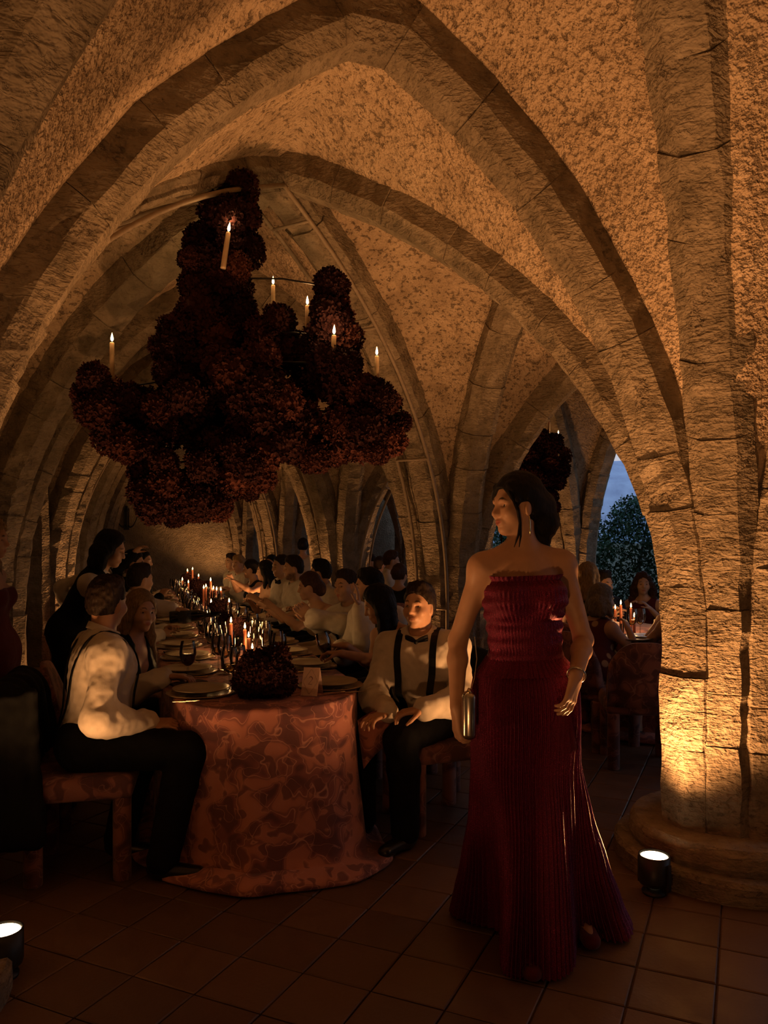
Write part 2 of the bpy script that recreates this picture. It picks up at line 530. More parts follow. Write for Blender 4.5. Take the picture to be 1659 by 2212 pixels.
# ================================================================== MATERIALS OF THE THINGS
def mk_pattern(name, k=1.0, scale=7.0):
    t = NT(name); co = t.coords()
    n1 = t.noise(co, scale * 1.45, .6, .45, .7); n2 = t.noise(t.coords((1, 1, 1), rot=(.6, .3, .9)), scale * 2.2, .6, .4, .6)
    c = t.ramp(n1, [(.36, (0.100 * k, 0.038 * k, 0.041 * k)), (.44, (0.190 * k, 0.069 * k, 0.062 * k)), (.52, (0.210 * k, 0.081 * k, 0.070 * k)), (.56, (0.330 * k, 0.132 * k, 0.096 * k)), (.68, (0.360 * k, 0.151 * k, 0.113 * k))])
    c = t.mix(t.ramp(n2, [(.36, (.85,) * 3), (.43, (0, 0, 0))]), c, (0.120 * k, 0.047 * k, 0.048 * k))
    line = t.math('ABSOLUTE', t.math('SUBTRACT', n1, .485)); ln2 = t.math('ABSOLUTE', t.math('SUBTRACT', n2, .435))
    c = t.mix(t.ramp(line, [(.003, (.75,) * 3), (.012, (0, 0, 0))]), c, (0.460 * k, 0.235 * k, 0.181 * k))
    c = t.mix(t.ramp(ln2, [(.003, (.6,) * 3), (.011, (0, 0, 0))]), c, (0.420 * k, 0.213 * k, 0.160 * k))
    t.base(c); t.p(Roughness=.85); t.b.inputs['Sheen Weight'].default_value = .15
    t.bump(t.noise(co, 260, 2), .25, .002)
    return t.m
M['cloth'] = mk_pattern('leaf_print_tablecloth', 1.5, 7.0)
M['uphol'] = mk_pattern('leaf_print_upholstery', .85)
M['wax'] = NT('ivory_candle_wax').base((.62, .48, .30)).p(Roughness=.5).m
def mk_wax(name, col, sub):
    t = NT(name); co = t.coords(); t.base(t.ramp(t.noise(co, 25, 2), [(.3, tuple(c * .9 for c in col)), (.7, col)])); t.p(Roughness=.45)
    t.b.inputs['Subsurface Weight'].default_value = sub; t.b.inputs['Subsurface Radius'].default_value = (.02, .008, .004); t.b.inputs['Subsurface Scale'].default_value = 1.0
    return t.m
M['wax'] = mk_wax('ivory_candle_wax', (.66, .52, .33), .3)
M['wax_red'] = mk_wax('terracotta_candle_wax', (.50, .17, .09), .3)
M['wick'] = plain('candle_wick', (.02, .015, .01), .9)
M['flame'] = emis('candle_flame', (1.0, .66, .26), 26)
M['flame_top'] = emis('candle_flame_hanging', (1.0, .70, .34), 16)
def mk_flower(name, a, b, c):
    t = NT(name); co = t.coords(); oi = t.n('ObjectInfo')
    n = t.noise(co, 14, 2); q = t.mix(n, a, b)
    q = t.mix(t.ramp(oi.outputs['Random'], [(.55, (0, 0, 0)), (1.0, (.7, .7, .7))]), q, c)
    t.base(q); t.p(Roughness=.8); t.b.inputs['Specular IOR Level'].default_value = .15
    return t.m
M['petal'] = mk_flower('dried_burgundy_petals', (.042, .015, .014), (.10, .032, .025), (.18, .062, .036))
M['petal_dark'] = mk_flower('dark_burgundy_petals', (.018, .007, .008), (.045, .013, .013), (.06, .018, .013))
M['leaf_in'] = plain('flower_core', (.02, .008, .006), .95)
M['plate'] = plain('glazed_cream_stoneware', (.42, .35, .24), .28, .12, 12)
M['charger'] = plain('amber_glass_charger', (.36, .26, .14), .2, .15, 14)
M['steel'] = NT('polished_cutlery').base((.72, .62, .45)).p(Roughness=.2, Metallic=1.0).m
def mk_glass(name, tint=(1, 1, 1), refl=1.0):
    t = NT(name); n = t.t.nodes; n.remove(t.b)
    tr = t.n('BsdfTransparent'); tr.inputs[0].default_value = (*tint, 1)
    gl = t.n('BsdfGlossy'); gl.inputs['Roughness'].default_value = .03; gl.inputs[0].default_value = (1, .98, .95, 1)
    fr = t.n('Fresnel'); fr.inputs[0].default_value = 1.5
    f2 = t.math('MULTIPLY', t.math('ADD', fr.outputs[0], .035), refl)
    mx = t.n('MixShader'); t.t.links.new(f2, mx.inputs[0]); t.t.links.new(tr.outputs[0], mx.inputs[1]); t.t.links.new(gl.outputs[0], mx.inputs[2])
    t.t.links.new(mx.outputs[0], t.out.inputs[0]); return t.m
M['glass'] = mk_glass('clear_glass', (.97, .96, .94), 1.25)
M['glass_red'] = mk_glass('red_glass', (.75, .12, .06), 1.1)
M['wine'] = plain('red_wine', (.03, .004, .006), .08, .1)
M['white_wine'] = mk_glass('white_wine', (.9, .8, .5), 1.0)
M['bottle'] = plain('dark_bottle_glass', (.008, .012, .008), .08, .2)
M['card'] = plain('pale_pink_card', (.80, .60, .52), .8, .06, 60)
M['ink'] = plain('brown_card_ink', (.20, .08, .07), .8)
M['napkin'] = plain('dark_linen_napkin', (.05, .028, .022), .9, .2)
M['leaf'] = None
def mk_leaf():
    t = NT('hedge_leaf'); co = t.coords()
    t.base(t.ramp(t.noise(co, 3, 4), [(.3, (.016, .065, .032)), (.55, (.04, .14, .065)), (.75, (.09, .22, .10))])); t.p(Roughness=.6)
    return t.m
M['leaf'] = mk_leaf()
M['stem'] = plain('hedge_stem', (.05, .035, .02), .9)

# ================================================================== OUTSIDE
gr = MB().box((1608, 600, -.2), (3200, 5200, .15)).build('ground_garden', plain('dusk_grass', (.03, .06, .03), .95, .4, 3)); gr['kind'] = 'structure'
def ridge(name, dist, hfun, col, depth):
    """a mountain ridge across the view with a body behind it"""
    V = []; F = []; n = 90
    for k, (dd, hk) in enumerate(((0, 0), (.12, .35), (.3, .72), (.55, .93), (.8, 1.0), (1.25, .6), (1.8, 0))):
        for i in range(n):
            X = dist * (-.35 + 1.3 * i / (n - 1)); Y = dist + dd * depth
            u_, v_ = uv(X * (Y / dist), Y)
            h = hfun(X / dist) * hk * Y / dist
            h += dist * .006 * hk * float(vnoise(np.array([i * .5, k * 1.3, dist * .01])))
            V.append((u_, v_, h - 2))
    for k in range(6):
        for i in range(n - 1): F.append((k * n + i, k * n + i + 1, (k + 1) * n + i + 1, (k + 1) * n + i))
    o = link(name, new_mesh(name, V, F, plain(name + '_woods_haze_tint', col, 1.0, .18, .02), True)); o['kind'] = 'structure'  # distance haze is painted into the ridge's blue base colour
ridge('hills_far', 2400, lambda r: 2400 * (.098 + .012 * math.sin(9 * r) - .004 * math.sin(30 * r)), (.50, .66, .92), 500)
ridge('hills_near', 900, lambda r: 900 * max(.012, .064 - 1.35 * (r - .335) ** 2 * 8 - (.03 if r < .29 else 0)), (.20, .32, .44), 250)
def hedge(c, size, n, label, seed):
    rg = np.random.default_rng(seed); root = empty('garden_hedge', (c[0], c[1], 0), 0, label, 'hedge', 'garden hedges outside')
    for k in range(7):
        y = -size[1] / 2 + size[1] * (k + .5) / 7
        MB().tube([(0, y, 0), (.1 * rg.normal(), y + .1 * rg.normal(), size[2] * .45), (.2 * rg.normal(), y + .3 * rg.normal(), size[2] * .8)], [.05, .035, .015], 6).build('stem', M['stem'], root)
    P = rg.random((n, 3)); dirs = rg.normal(size=(n, 3)); dirs /= np.linalg.norm(dirs, axis=1)[:, None]
    # lumpy outer skin of foliage
    a = P[:, 0] * 2 * np.pi
    yy = (P[:, 1] - .5) * size[1]
    lump = 1 + .22 * vnoise(np.stack([yy * .9, a * 1.2, np.full(n, seed * 1.7)], -1))
    rr = (.72 + .3 * rg.random(n)) * lump
    C = np.stack([np.cos(a) * rr * size[0] / 2, yy, size[2] * .5 + np.sin(a) * rr * size[2] * .5], -1)
    C[:, 2] = np.maximum(C[:, 2], .04)
    up = rg.normal(size=(n, 3)); up -= dirs * np.sum(up * dirs, 1)[:, None]; up /= np.linalg.norm(up, axis=1)[:, None]
    sd = np.cross(dirs, up); s = (.026 + .026 * rg.random(n))[:, None]
    V = np.stack([C - up * s, C + sd * s * .45, C + up * s, C - sd * s * .45], 1).reshape(-1, 3)
    F = np.arange(4 * n).reshape(n, 4)
    o = link('foliage', np_mesh('foliage', V - np.array([0, 0, 0]), F, M['leaf'], False), root); o['kind'] = 'stuff'
    return root
hedge((9.3, 9.5), (2.2, 5.0, 2.35), 42000, 'leafy green hedge outside the right garden opening', 1)
hedge((8.8, 15.4), (1.6, 5.0, 2.1), 20000, 'leafy green hedge seen past the woman\'s chin through the far opening', 2)
hedge((9.6, 4.3), (2.0, 5.0, 2.1), 12000, 'green hedge outside the nearest opening, behind the big pier', 3)

# ================================================================== TABLE FRAME
TO = np.array([.783, 3.443]); TTH = math.radians(3.2)
E1 = np.array([math.sin(TTH), math.cos(TTH)]); E2 = np.array([math.cos(TTH), -math.sin(TTH)])
THW, TLEN, TZ = .47, 8.7, .76
def tab(a, b, z=TZ):
    """a metres along the long table from its near tip, b metres to the right of its middle"""
    p = TO + E1 * a + E2 * b
    return (p[0], p[1], z)
TRZ = -TTH
def stadium(hw, length, n_side, n_end, rnd=.80):
    """outline: near end a soft half ellipse, counter-clockwise, local (b, a)"""
    P = []
    for i in range(n_end):
        t = math.pi + math.pi * i / (n_end - 1)
        cx, cy = math.cos(t), math.sin(t)
        e = 2 / 2.6
        P.append((hw * math.copysign(abs(cx) ** e, cx), rnd + rnd * math.copysign(abs(cy) ** e, cy)))
    for i in range(1, n_side): P.append((hw, rnd + (length - 2 * rnd) * i / n_side))
    for i in range(n_end):
        t = math.pi * i / (n_end - 1)
        cx, cy = math.cos(t), math.sin(t); e = 2 / 2.6
        P.append((hw * math.copysign(abs(cx) ** e, cx), length - rnd + rnd * math.copysign(abs(cy) ** e, cy)))
    for i in range(1, n_side): P.append((-hw, length - rnd - (length - 2 * rnd) * i / n_side))
    return np.array(P)
def cloth_table(name_t, origin, rz, hw, length, labels, seed=0, z=TZ, puddle=.07):
    """trestle top with legs, and the cloth lying over it"""
    t = empty(name_t, (*origin, 0), rz, labels[0], 'table')
    dark = M['wood']
    P = stadium(hw - .012, length, 24, 24)
    V = [(b, a, z - .012) for b, a in P] + [(b, a, z - .045) for b, a in P]; n = len(P)
    F = [tuple(range(n)), tuple(range(2 * n - 1, n - 1, -1))] + [(i, n + i, n + (i + 1) % n, (i + 1) % n) for i in range(n)]
    link('tabletop', new_mesh('tabletop', V, F, dark), t)
    for a in np.linspace(.75, length - .75, max(2, int(length / 1.9))):
        for b in (-hw + .18, hw - .18):
            MB().box((b, a, (z - .045) / 2), (.06, .06, z - .045)).build('leg', dark, t)
    P = stadium(hw + .006, length + .012, max(30, int(length * 36)), 70)
    n = len(P); d = np.roll(P, -1, 0) - np.roll(P, 1, 0); d /= np.linalg.norm(d, axis=1)[:, None]
    N = np.stack([d[:, 1], -d[:, 0]], -1)
    arc = np.concatenate([[0], np.cumsum(np.linalg.norm(np.diff(P, axis=0), axis=1))])
    rg = np.random.default_rng(seed)
    hs = [0, .006, .02, .05, .1, .17, .25, .33, .41, .49, .57, .65, .71, .745]
    rings = []
    q = np.stack([arc * 1.0, arc * 0, arc * 0], -1)
    fold = lambda h, fr, ph: vnoise(np.stack([arc * fr + ph, np.full(n, h * .9), np.full(n, 3.3)], -1))
    for k, h in enumerate(hs):
        amp = .055 * min(1, h / .5) ** 1.2
        off = (.004 if k == 0 else .012) + .055 * h + amp * (fold(h, 4.2, 0) + .45 * fold(h, 9.5, 20))
        rings.append(np.concatenate([P + N * off[:, None], np.full((n, 1), z + .002 - h)], 1))
    last = rings[-1].copy()
    for k, (o_, zz) in enumerate(((.25, .05), (.7, .035), (1.0, .022), (.95, .008))):
        r2 = last.copy(); w = puddle * (.6 + .8 * np.abs(fold(.9, 3.0, 50)))
        nearend = np.exp(-np.maximum(P[:, 1], 0) / .7)
        w = w + .07 * nearend
        r2[:, :2] += N * (o_ * w)[:, None]; r2[:, 2] = zz * (1 + .8 * fold(1.2, 6, 9)) ; r2[:, 2] = np.maximum(r2[:, 2], .006)
        if k == 0: rings.pop()
        rings.append(r2)
    m = len(rings); V = np.concatenate(rings)
    I = np.arange(m * n).reshape(m, n)
    F = np.stack([I[:-1], np.roll(I[:-1], -1, 1), np.roll(I[1:], -1, 1), I[1:]], -1).reshape(-1, 4)[:, ::-1]
    faces = [tuple(f) for f in F] + [tuple(range(n))]
    V[:n, 2] = z + .003
    me = new_mesh('tablecloth', V, faces, M['cloth'], True)
    c = link('tablecloth', me, None, (*origin, 0), (0, 0, rz)); tag(c, labels[1], 'tablecloth')
    return t
M['wood'] = plain('dark_trestle_wood', (.06, .035, .02), .7, .3, 12)
cloth_table('banquet_table', TO, TRZ, THW, TLEN, ('long trestle banquet table under the leaf-print cloth in the nave', 'terracotta leaf-print cloth draped to the floor over the long table'), 1)

# ================================================================== SMALL BUILDERS (made once, copied)
def glass_mesh(prof, name, mat, n=14):
    return MB().lathe(prof, n, cap=False).mesh(name, mat, True)
WG_B = [(.004, .088), (.012, .09), (.030, .105), (.040, .13), (.043, .155), (.040, .19), (.035, .215)]
WG_S = [(.036, .002), (.034, .004), (.010, .007), (.0045, .014), (.004, .088)]
FL_B = [(.004, .075), (.014, .085), (.022, .12), (.025, .16), (.024, .20), (.021, .23)]
FL_S = [(.032, .002), (.030, .004), (.009, .007), (.004, .014), (.0035, .075)]
TU_B = [(.030, .004), (.034, .01), (.036, .05), (.037, .092)]
TU_S = [(.0, .002), (.031, .002), (.033, .006), (.030, .010), (.0, .010)]
GM = {'wine_glass': (glass_mesh(WG_B, 'bowl', M['glass']), glass_mesh(WG_S, 'stem', M['glass'])),
      'champagne_flute': (glass_mesh(FL_B, 'bowl', M['glass']), glass_mesh(FL_S, 'stem', M['glass'])),
      'water_tumbler': (glass_mesh(TU_B, 'wall', M['glass']), glass_mesh(TU_S, 'base', M['glass']))}
RW = MB().lathe([(.0, .092), (.012, .092), (.029, .106), (.038, .13), (.0405, .148), (.0, .148)], 14, cap=False).mesh('wine', M['wine'], True)
WW = MB().lathe([(.0, .092), (.012, .092), (.029, .106), (.038, .13), (.0, .13)], 14, cap=False).mesh('wine', M['white_wine'], True)
def glassware(kind, loc, label, group=None, wine=None, tilt=None):
    r = empty(kind, loc, random.random() * 6, label, 'glass', group)
    b, s = GM[kind]
    link(b.name.split('.')[0], b, r); link(s.name.split('.')[0], s, r)
    if wine: link('wine', RW if wine == 'red' else WW, r)
    if tilt: r.rotation_euler = tilt
    return r
PL = MB().lathe([(.0, .012), (.085, .012), (.10, .016), (.135, .024), (.137, .021), (.10, .010), (.08, .006), (.0, .006)], 32, cap=False).mesh('plate', M['plate'], True)
CH = MB().lathe([(.0, .006), (.13, .006), (.165, .012), (.167, .009), (.13, .002), (.0, .002)], 36, cap=False).mesh('charger', M['charger'], True)
def fork_mesh():
    mb = MB(); mb.tube([(0, -.10, .004), (0, -.03, .006), (0, .05, .006)], [.006, .0035, .0035], 6)
    mb.box((0, .062, .006), (.022, .028, .003))
    for x in (-.009, -.003, .003, .009): mb.box((x, .09, .007), (.003, .035, .002))
    return mb.mesh('fork', M['steel'], False)
def knife_mesh():
    mb = MB(); mb.tube([(0, -.11, .005), (0, -.02, .006), (0, 0, .006)], [.007, .006, .005], 6)
    mb.add([(-.002, 0, .004), (.012, .02, .004), (.012, .085, .004), (-.002, .115, .004), (-.002, 0, .007), (.012, .02, .005), (.012, .085, .005), (-.002, .115, .006)],
           [(3, 2, 1, 0), (4, 5, 6, 7), (0, 1, 5, 4), (1, 2, 6, 5), (2, 3, 7, 6), (3, 0, 4, 7)])
    return mb.mesh('knife', M['steel'], False)
FK, KN = fork_mesh(), knife_mesh()
def napkin_mesh():
    V = []; F = []
    for k in range(9):
        y = -.09 + .18 * k / 8
        for x, zz in ((-.045, .0), (-.05, .008), (-.02, .016 + .004 * math.sin(k * 2.1)), (.012, .013), (.045, .012 + .004 * math.sin(k * 1.3)), (.05, .004)):
            V.append((x * (1 + .08 * math.sin(k * 1.7)), y, zz + .001))
    for k in range(8):
        for i in range(5): F.append((k * 6 + i, k * 6 + i + 1, (k + 1) * 6 + i + 1, (k + 1) * 6 + i))
        F.append((k * 6 + 5, k * 6, (k + 1) * 6, (k + 1) * 6 + 5))
    return new_mesh('napkin', V, F, M['napkin'], True)
NK = napkin_mesh()
def petal_head(seed, n=210):
    """one hydrangea head: four-petalled florets over a ball"""
    rg = np.random.default_rng(seed); V = []; F = []
    for i in range(n):
        zz = 1 - 2 * (i + .5) / n; ph = i * 2.39996 + rg.normal(0, .15)
        r = math.sqrt(1 - zz * zz); d = np.array([r * math.cos(ph), r * math.sin(ph), zz])
        d = d + rg.normal(0, .10, 3); d /= np.linalg.norm(d)
        c = d * (.80 + .13 * rg.random()) * (1 + .10 * math.sin(3 * ph + seed) * math.sin(4 * zz))
        nrm = d + rg.normal(0, .35, 3); nrm /= np.linalg.norm(nrm)
        a = np.cross(nrm, [.3, .5, .8]); a /= np.linalg.norm(a); b = np.cross(nrm, a)
        rot = rg.random() * 6
        for k in range(4):
            an = rot + k * math.pi / 2
            t = a * math.cos(an) + b * math.sin(an); w = np.cross(nrm, t); L_ = .14 + .06 * rg.random(); up = nrm * (.05 + .09 * rg.random())
            o = len(V)
            V += [c, c + t * L_ * .45 + w * L_ * .46 + up * .5, c + t * L_ * .92 + w * L_ * .26 + up * 1.5, c + t * L_ * .92 - w * L_ * .26 + up * 1.3, c + t * L_ * .45 - w * L_ * .46 + up * .6]
            F.append((o, o + 1, o + 2, o + 3, o + 4))
    o = len(V)
    mb = MB(); mb.lathe([(.01, -.8), (.45, -.66), (.72, -.35), (.8, 0), (.72, .35), (.45, .66), (.01, .8)], 12)
    V += [np.array(v) for v in mb.v]; F += [tuple(i + o for i in f) for f in mb.f]
    return V, F
PH = [petal_head(s) for s in range(5)]
HEADS = [[new_mesh('flower_head', v, f, mt, False) for v, f in PH] for mt in (M['petal'], M['petal_dark'])]
def flower_head(parent, loc, r, dark=False, name='flower_head'):
    o = link(name, HEADS[1 if dark else 0][random.randrange(5)], parent, loc, (random.random() * 6, random.random() * 6, random.random() * 6))
    o.scale = (r, r, r * (.85 + .2 * random.random()))
    return o
FLM = MB().lathe([(.0005, 0), (.0045, .004), (.0062, .010), (.0055, .018), (.003, .028), (.0004, .038)], 10).mesh('flame', M['flame'], True)
FLT = MB().lathe([(.0005, 0), (.0055, .005), (.0075, .012), (.0065, .022), (.0035, .034), (.0004, .046)], 10).mesh('flame', M['flame_top'], True)
def candle(loc, h, r, label, group, mat='wax', cat='candle', power=.0, big=False, lean=(0, 0)):
    root = empty('taper_candle', loc, 0, label, cat, group); root.rotation_euler = (lean[0], lean[1], 0)
    MB().lathe([(r * 1.02, 0), (r, .01), (r * .95, h * .6), (r * .88, h - .004), (r * .7, h), (r * .3, h - .004)], 14).build('wax_stick', M[mat], root, True)
    MB().tube([(0, 0, h - .006), (.0005, 0, h + .004), (.001, 0, h + .010)], .0011, 5).build('wick', M['wick'], root)
    link('flame', FLT if big else FLM, root, (0, 0, h + .006))
    if power:
        ld = bpy.data.lights.new('candle_glow', 'POINT'); ld.energy = power; ld.color = (1.0, .50, .17); ld.shadow_soft_size = .025
        lo = bpy.data.objects.new('candle_glow', ld); COL.objects.link(lo); lo.parent = root; lo.location = (0, 0, h + .055)
    return root

# ================================================================== HANGING FLOWER CHANDELIERS
def blobs_crop(L_): return [(130 + x / 2.1545, 360 + y / 2.1545, r / 2.1545) for x, y, r in L_]
CHB = blobs_crop([(830, 110, 100), (745, 215, 105), (840, 235, 90), (670, 335, 95), (770, 330, 80), (865, 390, 95), (600, 430, 60), (690, 440, 85), (800, 470, 80),
    (640, 545, 90), (740, 540, 110), (820, 560, 85), (660, 640, 105), (780, 660, 115), (850, 690, 80), (600, 700, 80), (720, 730, 90),
    (540, 770, 95), (640, 810, 100), (740, 800, 100), (830, 770, 90), (520, 870, 90), (610, 930, 105), (720, 940, 110), (830, 960, 110), (880, 1000, 80), (800, 1060, 80), (500, 960, 75),
    (950, 800, 95), (1030, 715, 75), (1030, 860, 115), (930, 900, 100), (1140, 850, 85), (1265, 560, 85), (1265, 650, 90), (1290, 730, 90), (1330, 800, 85), (1210, 800, 85), (1240, 900, 90), (1330, 920, 80),
    (1180, 1000, 100), (1290, 1010, 105), (1390, 1060, 95), (1470, 1060, 80), (1525, 1095, 60), (1590, 1190, 52), (1540, 1280, 75), (1450, 1190, 105), (1340, 1180, 110), (1475, 1325, 58), (1390, 1290, 90), (1270, 1290, 100), (1190, 1360, 75), (1110, 1190, 110), (1180, 1250, 100),
    (160, 985, 75), (110, 1060, 60), (215, 1040, 80), (150, 1130, 90), (240, 1160, 100), (320, 1080, 80), (400, 1110, 85), (330, 1190, 100), (420, 1210, 95), (220, 1260, 80), (310, 1300, 85), (400, 1310, 85), (470, 1130, 90),
    (560, 1060, 100), (560, 1180, 105), (660, 1140, 105), (660, 1250, 90), (770, 1180, 105), (880, 1110, 105), (870, 1230, 100), (960, 1050, 110), (980, 1190, 105), (1060, 1100, 105), (1060, 1300, 90), (950, 1330, 90), (800, 1310, 80), (480, 1250, 85), (720, 1290, 80),
    (390, 1420, 75), (470, 1390, 80), (500, 1490, 100), (410, 1510, 85), (450, 1580, 80), (560, 1570, 90), (620, 1490, 90), (650, 1380, 75), (730, 1400, 95), (720, 1500, 100), (810, 1450, 85), (740, 1590, 65), (650, 1580, 80), (540, 1630, 55), (940, 1450, 72), (885, 1515, 45), (870, 1400, 80)])
def chandelier(blobs, Y0, spread, hang, label, extra=2, seed=5):
    rg = np.random.default_rng(seed)
    root = empty('flower_chandelier', (hang[0], hang[1], 0), 0, label, 'chandelier', 'hanging flower chandeliers')
    o = np.array([hang[0], hang[1], 0])
    pts = []
    for (px, py, r) in blobs:
        low = py > 760
        dY = rg.uniform(-1, 1) * spread * (1 if low else .35)
        Y = Y0 + dY; c = np.array(at(px, py, Y)); R = r * Y / FPX
        pts.append((c, R))
        flower_head(root, c - o, R * .98, rg.random() < .42)
        for k in range(extra if low else 1):
            Y2 = Y0 + rg.uniform(-1, 1) * spread * (1.25 if low else .5)
            c2 = np.array(at(px + rg.uniform(-.4, .4) * r, py + rg.uniform(-.3, .3) * r, Y2))
            flower_head(root, c2 - o, R * .85, rg.random() < .7)
    # iron frame that carries the heads
    mb = MB(); top = np.array([hang[0], hang[1], hang[2]])
    zs = sorted(p[0][2] for p in pts)
    mb.tube([top - o, np.array([hang[0], hang[1], zs[len(zs) // 3]]) - o], .012, 6)
    hub = np.array([hang[0], hang[1], zs[len(zs) // 3]])
    for c, R in pts[::3]:
        s = hub.copy(); s[2] = min(hang[2], c[2] + .05)
        mb.tube([s - o, (s + c) / 2 - o + np.array([0, 0, .02]), c - o], .005, 5)
    mb.build('iron_frame', M['iron'], root)
    return root
HANG = at(505, 385, 4.14)
chandelier(CHB, 4.16, .36, (HANG[0], HANG[1], 3.46), 'huge hanging cloud of dark burgundy dried flowers above the long table')
CG = 'ivory candles on the big flower chandelier'
for px, pyt, pyb, Y, lean, lab in ((482, 500, 580, 3.92, (0, .14), 'topmost ivory taper candle leaning on the big flower chandelier'),
        (403, 606, 640, 4.5, (0, 0), 'ivory taper candle mostly hidden behind the upper flower stack'),
        (590, 616, 690, 4.55, (0, 0), 'ivory taper candle on the small dark flower knob at the back'),
        (664, 660, 735, 4.25, (0, 0), 'ivory taper candle just left of the right flower tower'),
        (719, 724, 785, 3.85, (0, .04), 'ivory taper candle in front of the right flower tower'),
        (814, 769, 840, 4.4, (0, 0), 'rightmost ivory taper candle of the big flower chandelier'),
        (242, 740, 820, 4.15, (0, 0), 'leftmost ivory taper candle standing on the left flower arm')):
    b = at(px, pyb, Y); hgt = (pyb - pyt) * Y / FPX
    candle(b, hgt, .0135, lab, CG, 'wax', power=1.3, big=True, lean=lean)
# the aisle chandelier, seen behind the standing woman
AB = [(1140, 945, 24), (1165, 950, 26), (1195, 960, 26), (1215, 985, 20), (1120, 980, 24), (1150, 985, 30), (1185, 1000, 30), (1210, 1015, 22), (1115, 1015, 24), (1140, 1030, 30), (1175, 1040, 28), (1200, 1040, 20), (1190, 1075, 18), (1195, 1095, 17), (1160, 1075, 26), (1125, 1060, 28), (1095, 1050, 28), (1075, 1080, 26), (1110, 1095, 26), (1145, 1110, 24), (1085, 1030, 26), (1050, 1070, 22), (1130, 965, 20), (1200, 1000, 20)]
ah = at(1150, 800, 8.6)
chandelier(AB, 8.6, .25, (ah[0], ah[1], 3.55), 'dark flower chandelier hanging in the right aisle behind the woman\'s head', 1, 8)
for px, pyt, pyb, lab in ((1186, 903, 950, 'higher candle on the aisle flower chandelier'), (1206, 940, 985, 'lower candle at the right of the aisle flower chandelier')):
    candle(at(px, pyb, 8.5), (pyb - pyt) * 8.5 / FPX, .012, lab, 'candles on the aisle chandelier', 'wax', power=.3, big=True)

# ================================================================== ON THE LONG TABLE
ORD = ['first', 'second', 'third', 'fourth', 'fifth', 'sixth', 'seventh', 'eighth', 'ninth', 'tenth', 'eleventh', 'twelfth', 'thirteenth', 'fourteenth', 'fifteenth', 'sixteenth', 'seventeenth']
SEATS = [.52 + .57 * k for k in range(14)]
TT = TZ + .0045
KEEP = [(574, 3.72, .165), (513, 5.5, .11), (484, 6.2, .11), (474, 7.15, .12), (437, 9.3, .17), (411, 11.0, .14)]
KEEP = [(*uv((px - W0 / 2) * Y / FPX, Y), r) for px, Y, r in KEEP]
def blocked(c, m=.035): return any(math.hypot(c[0] - x, c[1] - y) < r + m for x, y, r in KEEP)
for sd, sn in ((-1, 'left'), (1, 'right')):
    for k, a in enumerate(SEATS):
        w = ', %s place from near end, %s side of long table' % (ORD[k], sn)
        a = a - .02 if k else a - .10
        jb = random.uniform(-.02, .02)
        c = tab(a, sd * (.335 + jb), TT)
        o = link('charger', CH, None, c); tag(o, 'amber charger plate' + w, 'plate', 'charger plates on the long table')
        o = link('dinner_plate', PL, None, (c[0], c[1], TT + .009)); tag(o, 'cream dinner plate' + w, 'plate', 'dinner plates on the long table')
        rz = TRZ + (math.pi / 2 if sd < 0 else -math.pi / 2)
        for me, nm, da in ((FK, 'fork', -.205), (KN, 'knife', .205)):
            o = link(nm, me, None, tab(a + da * (-sd), sd * .35, TT + .001), (0, 0, rz + random.uniform(-.08, .08))); tag(o, nm + w, nm, nm + 's on the long table')
        if k % 2 == (0 if sd < 0 else 1):
            o = link('napkin', NK, None, tab(a + .245, sd * .36, TT + .001), (0, 0, rz + random.uniform(-.4, .4))); tag(o, 'dark folded napkin' + w, 'napkin', 'folded napkins on the long table')
        kinds = [('wine_glass', .15, -.115), ('wine_glass', .17, .02), ('champagne_flute', .105, -.04), ('water_tumbler', .12, .10)]
        for q, (kd, b, da) in enumerate(kinds):
            if k == 0 and (q in (0, 2) or sd > 0): continue
            wn = None
            if kd == 'wine_glass': wn = random.choice([None, None, 'white', 'red'])
            nm = {'wine_glass': 'wine glass', 'champagne_flute': 'champagne flute', 'water_tumbler': 'water tumbler'}[kd]
            if q == 1: nm = 'inner wine glass'
            gp = tab(a + da + random.uniform(-.015, .015), sd * (b + random.uniform(-.012, .012)), TT)
            if blocked(gp): continue
            glassware(kd, gp, nm + w, nm + 's on the long table', wn)
glassware('wine_glass', tab(.50, -.13, TT), 'wine glass with white wine left of the near flower ball', None, 'white')

